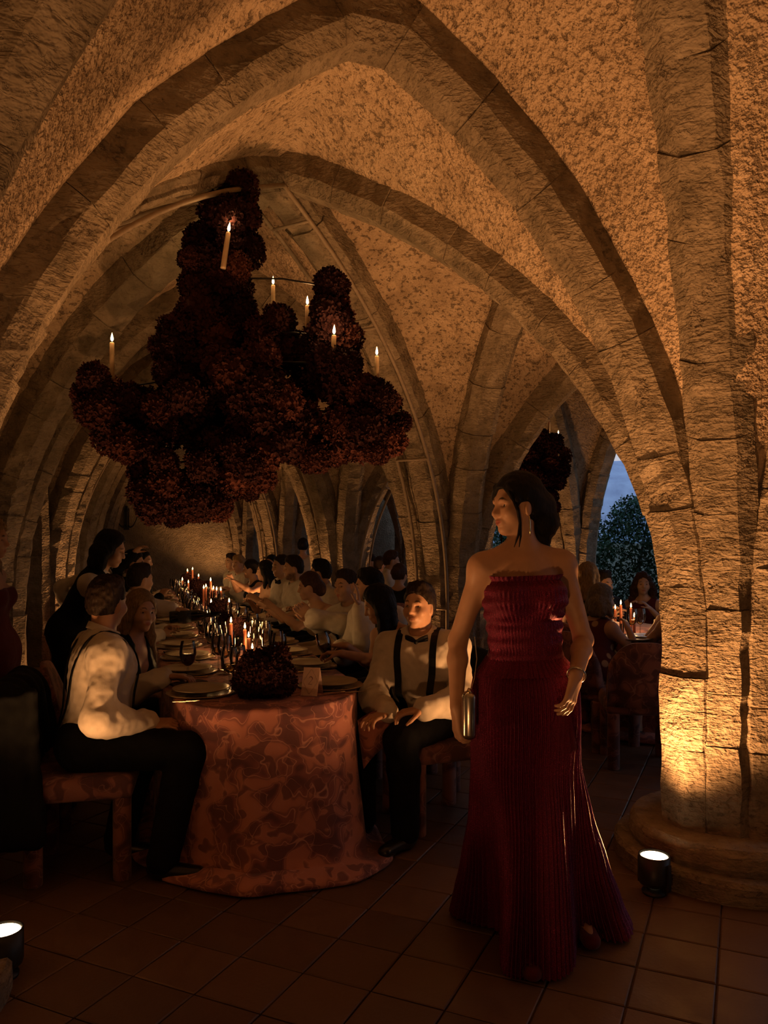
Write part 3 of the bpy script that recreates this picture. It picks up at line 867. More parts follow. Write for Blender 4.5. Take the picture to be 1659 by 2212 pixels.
def place_candles(L_, group, mat):
    for px, yb, Y, h, r, pw, lab in L_:
        X = (px - W0 / 2) * Y / FPX; u_, v_ = uv(X, Y)
        candle((u_, v_, TT), h, r, lab, group, mat, power=pw)
place_candles([(499, 0, 5.30, .185, .0125, 1.6, 'tall terracotta candle left of the middle flower vase'), (529, 0, 5.02, .175, .0125, 1.6, 'tall terracotta candle in front of the middle flower vase, right one'),
    (537, 0, 5.22, .095, .013, 1.0, 'short candle just behind the near flower ball'), (545, 0, 4.98, .05, .014, .8, 'shortest candle just above the near flower ball'),
    (475, 0, 6.35, .12, .013, 1.2, 'candle behind the tall pair, beside dark flowers'), (495, 0, 7.0, .19, .013, 1.2, 'single candle right of the third flower group'), (456, 0, 7.3, .16, .013, 1.0, 'candle above the red glass votive'),
    (455, 0, 8.6, .30, .013, 1.6, 'tallest candle of the middle cluster'), (461, 0, 8.75, .20, .016, 1.0, 'left pillar of the middle candle trio'), (468, 0, 8.6, .20, .013, 1.0, 'centre taper of the middle candle trio'), (477, 0, 8.5, .20, .015, 1.0, 'right pillar of the middle candle trio'),
    (440, 0, 8.9, .20, .013, .8, 'left candle of the pair beside the dark flower ball'), (445, 0, 9.0, .21, .013, .8, 'right candle of the pair beside the dark flower ball'),
    (416, 0, 10.9, .34, .013, 1.2, 'tallest candle at the far end of the table'), (405, 0, 11.1, .31, .013, .8, 'second tallest candle at the far table end'), (394, 0, 10.6, .21, .013, .8, 'leftmost candle of the far end cluster'),
    (407, 0, 10.5, .18, .013, .6, 'low candle in the left of the far cluster'), (413, 0, 10.3, .14, .013, .6, 'lowest candle of the far cluster'), (422, 0, 10.4, .16, .013, .6, 'low candle in the right of the far cluster'), (429, 0, 10.8, .25, .013, .8, 'rightmost candle of the far end cluster')],
    'terracotta candles along the long table', 'wax_red')
def flower_vase(px, Y, r, n, label, h=.10, seed=0, dark=True):
    # heads stay above the cloth

    rg = np.random.default_rng(seed); X = (px - W0 / 2) * Y / FPX; u_, v_ = uv(X, Y)
    root = empty('flower_arrangement', (u_, v_, TT), 0, label, 'flowers', 'flower balls on the long table')
    MB().lathe([(.04, 0), (.05, .01), (.055, h * .6), (.045, h), (.04, h), (.035, h * .5), (.0, .02)], 16, cap=False).build('vase', M['bottle'], root, True)
    flower_head(root, (0, 0, h + r * .35), r * .72, dark)
    for k in range(n):
        a = k * 2.4 + rg.random(); t = rg.random()
        flower_head(root, (math.cos(a) * r * .52, math.sin(a) * r * .52, max(r * .52, h * .55 + r * (.10 + .95 * t))), r * (.42 + .14 * rg.random()), dark or rg.random() < .5)
flower_vase(574, 3.72, .150, 13, 'dark burgundy flower ball at the near end beside the table number', .06, 1)
flower_vase(513, 5.5, .10, 7, 'dark flower ball between the two tall near candles', .10, 2, False)
flower_vase(484, 6.2, .10, 7, 'low dark flower ball behind the tall candles', .08, 3)
flower_vase(474, 7.15, .11, 7, 'dark flower ball beside the red votive', .08, 4)
flower_vase(437, 9.3, .16, 8, 'large round dark flower ball in front of the far candles', .10, 5)
flower_vase(411, 11.0, .13, 7, 'dark flower ball among the far candles', .16, 6)
for (px, Y, lab) in ((452, 7.9, 'red glass votive by the middle candle trio'), (508, 5.05, 'red glass votive under the near tall candles'), (520, 5.35, 'red glass votive behind the near tall candles')):
    X = (px - W0 / 2) * Y / FPX; u_, v_ = uv(X, Y)
    root = empty('votive', (u_, v_, TT), 0, lab, 'candle holder', 'red votives on the long table')
    MB().lathe([(.0, .003), (.03, .003), (.034, .01), (.035, .06), (.032, .06), (.031, .012), (.0, .010)], 18, cap=False).build('glass_cup', M['glass_red'], root, True)
    MB().lathe([(.0, .012), (.028, .012), (.028, .030), (.0, .031)], 14, cap=False).build('wax_fill', M['wax_red'], root, True)

# table number tent card
X = (674 - W0 / 2) * 3.80 / FPX; u_, v_ = uv(X, 3.80)
tent = empty('table_number_card', (u_, v_, TT), -YAW - .22, 'folded pale pink tent card reading 2 with ornamental line frame', 'sign')
cw, chh, dp, th = .082, .128, .05, .0012
def leaf_panel(name, s):
    V = [(-cw / 2, s * dp, 0), (cw / 2, s * dp, 0), (cw / 2, 0, chh), (-cw / 2, 0, chh)]
    n = Vector((0, s * chh, dp)).normalized() * th
    V = V + [(x - 0, y - n.y * 1, z - n.z) for x, y, z in V]
    return link(name, new_mesh(name, V, [(0, 1, 2, 3), (7, 6, 5, 4), (0, 4, 5, 1), (1, 5, 6, 2), (2, 6, 7, 3), (3, 7, 4, 0)], M['card']), tent)
front = leaf_panel('front_panel', -1); back = leaf_panel('back_panel', 1)
tilt = math.atan2(chh, dp)
def on_card(x, t, lift=.0009): return (x, -dp + dp * t - lift * math.sin(tilt), chh * t + lift * math.cos(tilt) * .5)
fr = MB(); loop = []
for i in range(81):
    a = 2 * math.pi * i / 80; rr = 1 + .13 * math.cos(4 * a) + .05 * math.cos(8 * a)
    loop.append(on_card(.029 * rr * math.cos(a), .5 + .36 * rr * math.sin(a)))
fr.tube(loop, .00045, 4, False); fr.build('line_frame', M['ink'], front)
# the figure 2 as a swelling stroke
two = []; 
for i in range(14):
    a = math.radians(165 - 215 * i / 13); two.append((.0085 * math.cos(a), .60 + .072 * math.sin(a)))
two += [(-.002, .475), (-.0095, .405), (-.010, .40), (-.003, .412), (.004, .402), (.0105, .418)]
wd = [.0006 + .0011 * math.sin(math.pi * min(1, i / 13)) for i in range(14)] + [.0007, .0006, .0007, .0011, .0010, .0006]
MB().tube([on_card(x, t) for x, t in two], wd, 6).build('figure_2', M['ink'], front)
st = MB()
for i in range(13):
    x = -cw / 2 + cw * (i + .5) / 13
    st.add([(x - .0016, dp * .97 + .0006, .004), (x + .0016, dp * .97 + .0006, .004), (x + .0016, .0022, chh * .97), (x - .0016, .0022, chh * .97)], [(0, 1, 2, 3)])
st.build('stripes', M['ink'], back)

# wrought iron sconce on the back wall
sx, sy, sz = at(272, 1122, 15.62)
sc = empty('wall_sconce', (sx, 16.14, sz), 0, 'black wrought iron scroll sconce on the far wall', 'sconce')
mb = MB(); mb.box((0, -.01, 0), (.10, .02, .42)); mb.box((0, -.01, .22), (.05, .02, .06)); mb.build('back_plate', M['iron'], sc)
for s in (-1, 0, 1):
    P = [(s * .02, -.02, -.12)]
    for i in range(16):
        a = -math.pi * .9 + i * .2; P.append((s * (.06 + .16 * i / 15), -.10 - .12 * i / 15 + 0 * a, -.16 + .07 * math.sin(a * 1.1) + .02 * i * .9))
    MB().tube(P, .012, 6).build('scroll_arm', M['iron'], sc)
    e = P[-1]; MB().lathe([(.02, 0), (.05, .02), (.05, .03), (.02, .03), (.018, .11)], 10, c=e).build('candle_cup', M['iron'], sc)
# ================================================================== SOFT BODIES: a small distance-field modeller
def vec(*a): return np.array(a, float)
def unit(v): v = np.asarray(v, float); return v / (np.linalg.norm(v) + 1e-9)

class Field:
    def __init__(s, lo, hi, h):
        s.h = h; s.lo = np.array(lo, float); s.n = np.ceil((np.array(hi) - s.lo) / h).astype(int) + 1
        s.D = np.full(s.n, .4, np.float32)
        s.ax = [s.lo[i] + h * np.arange(s.n[i]) for i in range(3)]
    def _box(s, lo, hi, m):
        a = np.clip(np.floor((np.array(lo) - m - s.lo) / s.h).astype(int), 0, s.n); b = np.clip(np.ceil((np.array(hi) + m - s.lo) / s.h).astype(int) + 1, 0, s.n)
        if np.any(b <= a): return None, None
        sl = tuple(slice(a[i], b[i]) for i in range(3))
        G = [s.ax[i][a[i]:b[i]] for i in range(3)]
        return sl, (G[0][:, None, None], G[1][None, :, None], G[2][None, None, :])
    def _merge(s, sl, d, k, sub):
        e = s.D[sl]; d = d.astype(np.float32)
        if sub:
            if k > 0:
                t = np.maximum(k - np.abs(e + d), 0) / k; s.D[sl] = np.maximum(e, -d) + t * t * k / 4
            else: s.D[sl] = np.maximum(e, -d)
        elif k > 0:
            t = np.maximum(k - np.abs(e - d), 0) / k; s.D[sl] = np.minimum(e, d) - t * t * k / 4
        else: s.D[sl] = np.minimum(e, d)
    def cone(s, a, b, ra, rb=None, k=.02, sub=False, flat=None, fk=1.0):
        """tapered capsule; flat = direction along which it is squeezed by fk (<1 is thinner)"""
        a = np.asarray(a, float); b = np.asarray(b, float); rb = ra if rb is None else rb
        R = max(ra, rb); sl, G = s._box(np.minimum(a, b) - R, np.maximum(a, b) + R, k + 3 * s.h)
        if sl is None: return s
        p = [G[i] - a[i] for i in range(3)]; ba = b - a; L2 = float(ba @ ba) + 1e-12
        t = np.clip((p[0] * ba[0] + p[1] * ba[1] + p[2] * ba[2]) / L2, 0, 1)
        q = [p[i] - t * ba[i] for i in range(3)]
        if flat is not None:
            fl = unit(flat); c = q[0] * fl[0] + q[1] * fl[1] + q[2] * fl[2]
            q = [q[i] + fl[i] * c * (1 / fk - 1) for i in range(3)]
        d = np.sqrt(q[0] ** 2 + q[1] ** 2 + q[2] ** 2) - (ra + (rb - ra) * t)
        if flat is not None: d = d * (fk if fk < 1 else 1)
        s._merge(sl, d, k, sub); return s
    def ell(s, c, F, r, k=.02, sub=False):
        """ellipsoid, F = 3 axes as rows"""
        c = np.asarray(c, float); F = np.asarray(F, float); R = max(r)
        sl, G = s._box(c - R, c + R, k + 3 * s.h)
        if sl is None: return s
        p = [G[i] - c[i] for i in range(3)]
        q = [(p[0] * F[j][0] + p[1] * F[j][1] + p[2] * F[j][2]) for j in range(3)]
        k0 = np.sqrt(sum((q[j] / r[j]) ** 2 for j in range(3))); k1 = np.sqrt(sum((q[j] / r[j] ** 2) ** 2 for j in range(3)))
        d = k0 * (k0 - 1) / np.maximum(k1, 1e-6)
        s._merge(sl, d, k, sub); return s
    def cut(s, c, n):
        """remove everything on the side of plane (c) that n points to"""
        n = unit(n)
        d = (s.ax[0][:, None, None] - c[0]) * n[0] + (s.ax[1][None, :, None] - c[1]) * n[1] + (s.ax[2][None, None, :] - c[2]) * n[2]
        s.D = np.maximum(s.D, d.astype(np.float32)); return s
    def grid(s):
        return s.ax[0][:, None, None], s.ax[1][None, :, None], s.ax[2][None, None, :]
    def sample(s, P):
        P = np.atleast_2d(P); q = (P - s.lo) / s.h; i = np.clip(np.floor(q).astype(int), 0, s.n - 2); f = np.clip(q - i, 0, 1); o = 0
        for a in (0, 1):
            for b in (0, 1):
                for c in (0, 1):
                    w = (f[:, 0] if a else 1 - f[:, 0]) * (f[:, 1] if b else 1 - f[:, 1]) * (f[:, 2] if c else 1 - f[:, 2])
                    o = o + w * s.D[i[:, 0] + a, i[:, 1] + b, i[:, 2] + c]
        return o
    def hit(s, o, d, far=.6):
        """first surface point on the ray from o along d"""
        t = np.arange(0, far, s.h * .5); P = np.asarray(o) + np.outer(t, unit(d)); v = s.sample(P); w = np.where(v < 0)[0]
        if len(w) == 0: return P[np.argmin(v)]
        j = w[0]
        if j == 0: return P[0]
        a = v[j - 1] / (v[j - 1] - v[j] + 1e-9); return P[j - 1] + (P[j] - P[j - 1]) * a
    def mesh(s):
        D = s.D; D[0] = D[-1] = .4; D[:, 0] = D[:, -1] = .4; D[:, :, 0] = D[:, :, -1] = .4
        S = D < 0; nx, ny, nz = D.shape
        cnt = np.zeros((nx - 1, ny - 1, nz - 1), np.int8)
        for a in (0, 1):
            for b in (0, 1):
                for c in (0, 1): cnt += S[a:nx - 1 + a, b:ny - 1 + b, c:nz - 1 + c]
        act = (cnt > 0) & (cnt < 8); ci = np.argwhere(act)
        idx = np.full(act.shape, -1, np.int32); idx[act] = np.arange(len(ci))
        cv = np.stack([D[ci[:, 0] + a, ci[:, 1] + b, ci[:, 2] + c] for a in (0, 1) for b in (0, 1) for c in (0, 1)], 1)
        off = np.array([(a, b, c) for a in (0, 1) for b in (0, 1) for c in (0, 1)], float)
        acc = np.zeros((len(ci), 3)); n = np.zeros(len(ci))
        for i in range(8):
            for j in range(i + 1, 8):
                if np.abs(off[i] - off[j]).sum() != 1: continue
                m = (cv[:, i] < 0) != (cv[:, j] < 0)
                t = cv[m, i] / (cv[m, i] - cv[m, j]); acc[m] += off[i] + (off[j] - off[i]) * t[:, None]; n[m] += 1
        V = s.lo + (ci + acc / n[:, None]) * s.h
        F = []
        for ax in range(3):
            A = [slice(None)] * 3; B = [slice(None)] * 3; A[ax] = slice(0, -1); B[ax] = slice(1, None)
            e = np.argwhere(S[tuple(A)] != S[tuple(B)]); o1, o2 = [(1, 2), (2, 0), (0, 1)][ax]
            e = e[(e[:, o1] > 0) & (e[:, o2] > 0) & (e[:, o1] < D.shape[o1] - 1) & (e[:, o2] < D.shape[o2] - 1)]
            def cell(d1, d2):
                q = e.copy(); q[:, o1] -= d1; q[:, o2] -= d2; return idx[q[:, 0], q[:, 1], q[:, 2]]
            f = np.stack([cell(1, 1), cell(0, 1), cell(0, 0), cell(1, 0)], 1)
            fl = ~S[e[:, 0], e[:, 1], e[:, 2]]
            f[fl] = f[fl][:, ::-1]; F.append(f)
        F = np.concatenate(F); F = F[(F >= 0).all(1)]
        return V, F

def normals(V, F):
    n = np.cross(V[F[:, 2]] - V[F[:, 0]], V[F[:, 3]] - V[F[:, 1]]); N = np.zeros_like(V)
    for i in range(4): np.add.at(N, F[:, i], n)
    return N / (np.linalg.norm(N, axis=1)[:, None] + 1e-12)
def relax(V, F, it=1, lam=.5):
    for _ in range(it):
        A = np.zeros_like(V); c = np.zeros(len(V))
        for i in range(4):
            for j in ((i + 1) % 4, (i - 1) % 4): np.add.at(A, F[:, i], V[F[:, j]]); np.add.at(c, F[:, i], 1)
        V = V + lam * (A / c[:, None] - V)
    return V

# ------------------------------------------------------------------ skin, hair and cloth materials
def mk_skin(name, col, lip=(.32, .08, .06), brow=(.03, .018, .012)):
    t = NT(name); co = t.coords()
    c = t.ramp(t.noise(co, 22, 3), [(.3, tuple(x * .92 for x in col)), (.7, tuple(x * 1.06 for x in col))])
    at_ = t.n('Attribute', attribute_name='tint'); sp = t.n('SeparateColor'); t.t.links.new(at_.outputs['Color'], sp.inputs[0])
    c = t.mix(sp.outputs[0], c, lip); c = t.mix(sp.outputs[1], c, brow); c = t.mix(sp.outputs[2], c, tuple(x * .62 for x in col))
    t.base(c); t.p(Roughness=.5); t.b.inputs['Specular IOR Level'].default_value = .35
    t.b.inputs['Subsurface Weight'].default_value = .12; t.b.inputs['Subsurface Radius'].default_value = (.012, .005, .003); t.b.inputs['Subsurface Scale'].default_value = 1.0
    return t.m
def mk_hair(name, a, b):
    t = NT(name); co = t.coords((30, 30, 6)); n = t.noise(co, 4, 4, .6)
    t.base(t.ramp(n, [(.3, a), (.7, b)])); t.p(Roughness=.6); t.b.inputs['Specular IOR Level'].default_value = .16
    t.bump(n, .8, .006); return t.m
def mk_cloth(name, col, rough=.85, sheen=.1, var=.1, weave=300):
    t = NT(name); co = t.coords()
    t.base(t.ramp(t.noise(co, 18, 3), [(.3, tuple(c * (1 - var) for c in col)), (.7, tuple(min(1, c * (1 + var)) for c in col))])); t.p(Roughness=rough)
    t.b.inputs['Sheen Weight'].default_value = 0.0 if max(col) < .03 else sheen
    t.b.inputs['Specular IOR Level'].default_value = .12
    h = t.math('ADD', t.math('MULTIPLY', t.noise(t.coords((1, 1, .5)), 26, 3), 1.0), t.math('MULTIPLY', t.noise(co, weave, 1), .12))
    t.bump(h, .35, .006); return t.m
M['skin'] = mk_skin('warm_skin', (.46, .27, .17)); M['skin2'] = mk_skin('tanned_skin', (.40, .22, .135)); M['skin3'] = mk_skin('fair_skin', (.52, .32, .22))
M['hair_k'] = mk_hair('black_hair', (.003, .0025, .0025), (.010, .008, .007)); M['hair_b'] = mk_hair('brown_hair', (.010, .006, .004), (.026, .016, .010))
M['hair_g'] = mk_hair('golden_blonde_hair', (.16, .10, .045), (.34, .23, .11)); M['hair_s'] = mk_hair('greying_hair', (.10, .08, .06), (.22, .18, .14)); M['hair_r'] = mk_hair('chestnut_hair', (.03, .014, .008), (.07, .034, .018))
M['white'] = mk_cloth('white_dress_shirt', (.56, .51, .43)); M['cream'] = mk_cloth('cream_linen', (.48, .42, .33)); M['black'] = mk_cloth('black_wool', (.006, .0065, .0065), .85, .05, .3)
M['satin'] = mk_cloth('black_satin', (.008, .009, .009), .4, .0, .2); M['navy'] = mk_cloth('dark_navy_cloth', (.012, .013, .018), .85); M['tan'] = mk_cloth('sand_coloured_cloth', (.36, .27, .17))
M['maroon'] = mk_cloth('dark_red_dress_cloth', (.085, .012, .014)); M['shoe'] = plain('black_leather_shoe', (.008, .008, .008), .3)
M['eye'] = None
def mk_eye():
    t = NT('eye'); c = t.n('TexCoord'); g = t.n('VectorMath', operation='LENGTH')
    s = t.n('SeparateXYZ'); t.t.links.new(c.outputs['Object'], s.inputs[0])
    t.base(t.ramp(t.math('ADD', t.math('MULTIPLY', s.outputs[0], 40.0), 0.0), [(.40, (.60, .54, .48)), (.43, (.07, .04, .025)), (.475, (.05, .03, .018)), (.49, (.004, .004, .004))]))
    t.p(Roughness=.12); return t.m
M['eye'] = mk_eye()
def mk_floral():
    t = NT('dark_red_floral_cloth'); v = t.n('TexVoronoi', feature='F1'); t.t.links.new(t.coords(), v.inputs['Vector']); v.inputs['Scale'].default_value = 11
    t.base(t.mix(t.ramp(v.outputs['Distance'], [(.25, (1, 1, 1)), (.32, (0, 0, 0))]), (.09, .012, .016), (.42, .28, .17))); t.p(Roughness=.85); return t.m
M['floral'] = mk_floral()

EYE_ME = MB().lathe([(.0002, -.0130), (.0065, -.01126), (.01126, -.0065), (.0130, 0), (.01126, .0065), (.0065, .01126), (.0002, .0130)], 14).mesh('eye', M['eye'], True)
# turn the eye so that its pole looks along x
EYE_ME.transform(Matrix.Rotation(math.pi / 2, 4, 'Y'))

def frame(yaw, pitch=0.0, roll=0.0):
    """rows forward, left, up; pitch tips forward"""
    cy, sy = math.cos(yaw), math.sin(yaw)
    f = vec(cy, sy, 0); l = vec(-sy, cy, 0); u = vec(0, 0, 1)
    f2 = f * math.cos(pitch) - u * math.sin(pitch); u2 = u * math.cos(pitch) + f * math.sin(pitch)
    l3 = l * math.cos(roll) + u2 * math.sin(roll); u3 = u2 * math.cos(roll) - l * math.sin(roll)
    return np.array([f2, l3, u3])
def ik(S, W, a, b, pole):
    d = W - S; L_ = np.linalg.norm(d)
    if L_ > (a + b) * .985: W = S + d / L_ * (a + b) * .985; d = W - S; L_ = np.linalg.norm(d)
    x = (a * a - b * b + L_ * L_) / (2 * L_); h = math.sqrt(max(0, a * a - x * x)); t = d / L_
    p = pole - t * (pole @ t); p = unit(p)
    return S + t * x + p * h, W
R_ = math.radians

class Person:
    """skeleton from a pelvis, a head and hand/foot targets; garments are grown over it"""
    def __init__(s, name, label, pelvis, head, yaw, chest_yaw=None, head_yaw=None, head_pitch=0., head_roll=0., female=False, size=1.0, res=.008,
                 skin='skin', lh=None, rh=None, lel=None, rel=None, knees=None, feet=None, sit=True, group=None, hand=(None, None), chest_pitch=None):
        s.f = female; s.h = res; s.k = size; s.root = empty('person', (pelvis[0], pelvis[1], 0), 0, label, 'person', group); s.root.name = 'person'
        s.o = vec(pelvis[0], pelvis[1], 0); s.yaw = R_(yaw); cyaw = R_(chest_yaw if chest_yaw is not None else yaw); hyaw = R_(head_yaw if head_yaw is not None else yaw)
        s.skin = skin; s.sit = sit
        s.PF = frame(s.yaw); s.HF = frame(hyaw, R_(head_pitch), R_(head_roll))
        s.P = np.array(pelvis, float); s.H = np.array(head, float)
        neckb = s.H - s.HF[2] * .115 * size - s.HF[0] * .014
        # spine from pelvis to neck root
        ax = unit(neckb - vec(0, 0, .05) - s.P); fw = vec(math.cos(cyaw), math.sin(cyaw), 0); fw = unit(fw - ax * (fw @ ax)); lf = np.cross(ax, fw)
        s.CF = np.array([fw, lf, ax])
        s.N = neckb - ax * .05 * size; s.T = np.linalg.norm(s.N - s.P)
        s.C = s.P + ax * s.T * .66
        sw = (.146 if female else .168) * size
        s.S = {1: s.N - ax * .055 * size + lf * sw - fw * .01, -1: s.N - ax * .055 * size - lf * sw - fw * .01}
        s.Hp = {1: s.P + s.PF[1] * .085 * size, -1: s.P - s.PF[1] * .085 * size}
        ua, fa = .285 * size, .255 * size
        s.E = {}; s.W = {}
        for sd, tg, el in ((1, lh, lel), (-1, rh, rel)):
            if tg is None: tg = s.P + s.PF[0] * .30 + s.PF[1] * sd * .12 + vec(0, 0, .12)
            pole = np.array(el, float) if el is not None else (-s.CF[2] * .8 + s.CF[1] * sd * .6 - s.CF[0] * .2)
            s.E[sd], s.W[sd] = ik(s.S[sd], np.array(tg, float), ua, fa, pole)
        s.K = {}; s.A = {}
        for sd in (1, -1):
            if knees and knees.get(sd) is not None: s.K[sd] = np.array(knees[sd], float)
            elif sit: s.K[sd] = s.Hp[sd] + s.PF[0] * .43 * size + s.PF[1] * sd * .05 + vec(0, 0, -.035)
            else: s.K[sd] = s.Hp[sd] * 1.0 + vec(0, 0, -.44 * size) + s.PF[0] * .02
            if feet and feet.get(sd) is not None: s.A[sd] = np.array(feet[sd], float)
            elif sit: s.A[sd] = vec(s.K[sd][0], s.K[sd][1], .09) - s.PF[0] * .04
            else: s.A[sd] = vec(s.K[sd][0], s.K[sd][1], .085) - s.PF[0] * .03
        s.hand = hand
        P = [s.P, s.H, s.N] + list(s.S.values()) + list(s.E.values()) + list(s.W.values()) + list(s.K.values()) + list(s.A.values())
        s.lo = np.min(P, 0) - .27; s.hi = np.max(P, 0) + .27; s.lo[2] = max(s.lo[2], -.02)
    # -- shapes
    def torso(s, F, e=0., k=.05, top=True):
        f, l, u = s.CF; z = s.k; T = s.T
        if s.f:
            F.ell(s.P + vec(0, 0, .0), s.PF, (.118 * z + e, .172 * z + e, .12 * z + e), k)
            F.ell(s.P + u * T * .33, s.CF, (.090 * z + e, .122 * z + e, .14 * z + e), k)
            F.ell(s.P + u * T * .64, s.CF, (.098 * z + e, .138 * z + e, .15 * z + e), k)
            for sd in (1, -1): F.ell(s.P + u * T * .66 + f * .068 * z + l * sd * .066 * z, s.CF, (.058 * z + e, .062 * z + e, .062 * z + e), .035)
        else:
            F.ell(s.P, s.PF, (.122 * z + e, .165 * z + e, .12 * z + e), k)
            F.ell(s.P + u * T * .30 + f * .012, s.CF, (.112 * z + e, .148 * z + e, .15 * z + e), k)
            F.ell(s.P + u * T * .66, s.CF, (.115 * z + e, .168 * z + e, .17 * z + e), k)
            for sd in (1, -1): F.ell(s.P + u * T * .76 + f * .060 * z + l * sd * .075 * z, s.CF, (.052 * z + e, .085 * z + e, .07 * z + e), .04)
        if top:
            r = (.050 if s.f else .060) * z + e
            for sd in (1, -1):
                F.cone(s.N - u * .055 * z, s.S[sd], .058 * z + e, r, k, flat=f, fk=1.0)
                F.cone(s.N + u * .03 * z - f * .015, s.S[sd] + u * .004, .036 * z + e * .7, r * .72, .035)
    def arm(s, F, sd, e=0., k=.02, end=1.0, e2=None):
        z = s.k * (.84 if s.f else 1.0); e2 = e if e2 is None else e2
        F.cone(s.S[sd], s.E[sd], .053 * z + e, .040 * z + e, .04)
        W = s.E[sd] + (s.W[sd] - s.E[sd]) * end
        mid = s.E[sd] + (W - s.E[sd]) * .3
        F.cone(s.E[sd], mid, .040 * z + e, .042 * z + e, k); F.cone(mid, W, .042 * z + e, .027 * z + e2 if end > .9 else .036 * z + e2, k)
    def leg(s, F, sd, e=0., k=.03, e2=None):
        z = s.k; e2 = e if e2 is None else e2
        F.cone(s.Hp[sd], s.K[sd], .090 * z + e, .060 * z + e, .05)
        m = s.K[sd] + (s.A[sd] - s.K[sd]) * .3 - s.PF[0] * .012
        F.cone(s.K[sd], m, .058 * z + e, .056 * z + e, k); F.cone(m, s.A[sd], .056 * z + e, .037 * z + e2, k)
    def foot(s, F, sd, e=0.):
        a = s.A[sd]; d = s.PF[0]; z0 = .035
        F.cone(vec(a[0], a[1], z0 + .012) - d * .03, vec(a[0], a[1], z0) + d * .16, .038 + e, .030 + e, .03, flat=vec(0, 0, 1), fk=.85)
        F.cone(vec(a[0], a[1], z0), a, .034 + e, .036 + e, .03)
    def head_shape(s, F):
        f, l, u = s.HF; z = s.k * .875 * (.97 if s.f else 1.0); H = s.H
        p = lambda a, b, c: H + (f * a + l * b + u * c) * z
        F.ell(p(-.014, 0, .034), s.HF, (.100 * z, .078 * z, .100 * z), .0)
        F.ell(p(.020, 0, -.010), s.HF, (.074 * z, .068 * z, .095 * z), .02)
        jw = .050 if s.f else .058
        F.ell(p(.022, 0, -.058), s.HF, (.066 * z, jw * z, .055 * z), .025)
        F.ell(p(.066, 0, -.100), s.HF, (.026 * z, .026 * z, .022 * z), .025)
        F.cone(p(.080, -.034, .024), p(.080, .034, .024), .016 * z, None, .02)          # brow
        for sd in (1, -1):
            F.ell(p(.094, sd * .034, .002), s.HF, (.018 * z, .0195 * z, .0088 * z), .010, True)   # socket
            F.ell(p(.058, sd * .045, -.030), s.HF, (.034 * z, .026 * z, .028 * z), .02)          # cheek
            F.ell(p(-.008, sd * .078, -.012), frame(math.atan2(f[1], f[0]) + sd * .35, 0, 0), (.020 * z, .0085 * z, .033 * z), .008)  # ear
        F.cone(p(.088, 0, .014), p(.113, 0, -.030), .0095 * z, .0125 * z, .014)          # nose
        for sd in (1, -1): F.cone(p(.100, sd * .011, -.034), p(.094, sd * .013, -.034), .0085 * z, None, .008)
        F.cone(p(.089, -.020, -.066), p(.089, .020, -.066), .0085 * z, None, .012)       # lips
        F.cone(p(.0965, -.010, -.062), p(.0965, .010, -.062), .0055 * z, None, .008)
        F.cone(p(.0945, -.010, -.072), p(.0945, .010, -.072), .0062 * z, None, .008)
        F.cone(p(.100, -.016, -.0668), p(.100, .016, -.0668), .0028 * z, None, .004, True)
        nr = (.046 if s.f else .057) * s.k
        F.cone(s.N - s.CF[2] * .03, p(-.020, 0, -.050), nr, nr * .93, .03)
    def hand_shape(s, F, sd, spec):
        """palm, four unequal fingers and a thumb that leaves the side of the palm"""
        W = s.W[sd]; z = s.k * (.90 if s.f else 1.0)
        d, n, curl = (spec or (None, None, None))
        d = unit(s.W[sd] - s.E[sd]) if d is None else unit(d)
        n = (-s.CF[2] if n is None else np.array(n, float)); n = unit(n - d * (n @ d)); curl = .55 if curl is None else curl
        t = np.cross(d, n) * sd                      # towards the thumb side
        if spec and len(spec) > 3: t = t * spec[3]
        fr = max(.0082 * z, s.h * .72); kk = min(.006, s.h)
        s_t = t
        ks = [W + d * .088 * z + t * a * z for a in (.030, .010, -.010, -.028)]
        for i, K in enumerate(ks):
            F.cone(W + t * (.012 - .008 * i) * z, K - n * .0, .019 * z, .0115 * z, .012, flat=n, fk=.8)
        ln = (.070, .080, .074, .058)
        for i, K in enumerate(ks):
            a = K; c = curl * (1 + .12 * i); dd = d + t * (.10 - .07 * i); ang = c * .5
            for j, fr_l in enumerate((.46, .30, .24)):
                dir_ = unit(unit(dd) * math.cos(ang) + n * math.sin(ang)); b = a + dir_ * ln[i] * fr_l * z
                F.cone(a, b, fr * (1.05 - .08 * j), fr * (.98 - .09 * j), kk); a = b; ang += c
        a = W + d * .022 * z + t * .022 * z; dd = unit(d * .75 + t * .75 + n * .35)
        b = a + dd * .045 * z; F.cone(a, b, .0145 * z, max(.0105 * z, fr), .01)
        dd = unit(d * .9 + t * .25 + n * (.3 + curl * .5)); c = b + dd * .032 * z; F.cone(b, c, max(.0102 * z, fr), max(.0092 * z, fr), kk)
        dd = unit(d + n * (.3 + curl * .7)); F.cone(c, c + dd * .026 * z, max(.009 * z, fr), max(.0075 * z, fr * .9), kk)
        s.grip = getattr(s, 'grip', {}); s.grip[sd] = W + d * .075 * z + n * .03 * z
    # -- build the body
    def body(s, legs=True, shrink=0.0, brow=1.0, lip=.8, beard=0.0, bare=True):
        F = Field(s.lo, s.hi, s.h); s.torso(F, -shrink)
        for sd in (1, -1):
            s.arm(F, sd, 0)
            if legs: s.leg(F, sd, -shrink); s.foot(F, sd)
        s.head_shape(F)
        for sd, hs in ((1, s.hand[0]), (-1, s.hand[1])): s.hand_shape(F, sd, hs)
        s.F = F; V, Q = F.mesh(); V = relax(V, Q, 1, .35)
        me = np_mesh('body', V - s.o, Q, M[s.skin], True)
        z = s.k * .875 * (.97 if s.f else 1.0); q = (V - s.H) @ s.HF.T / z
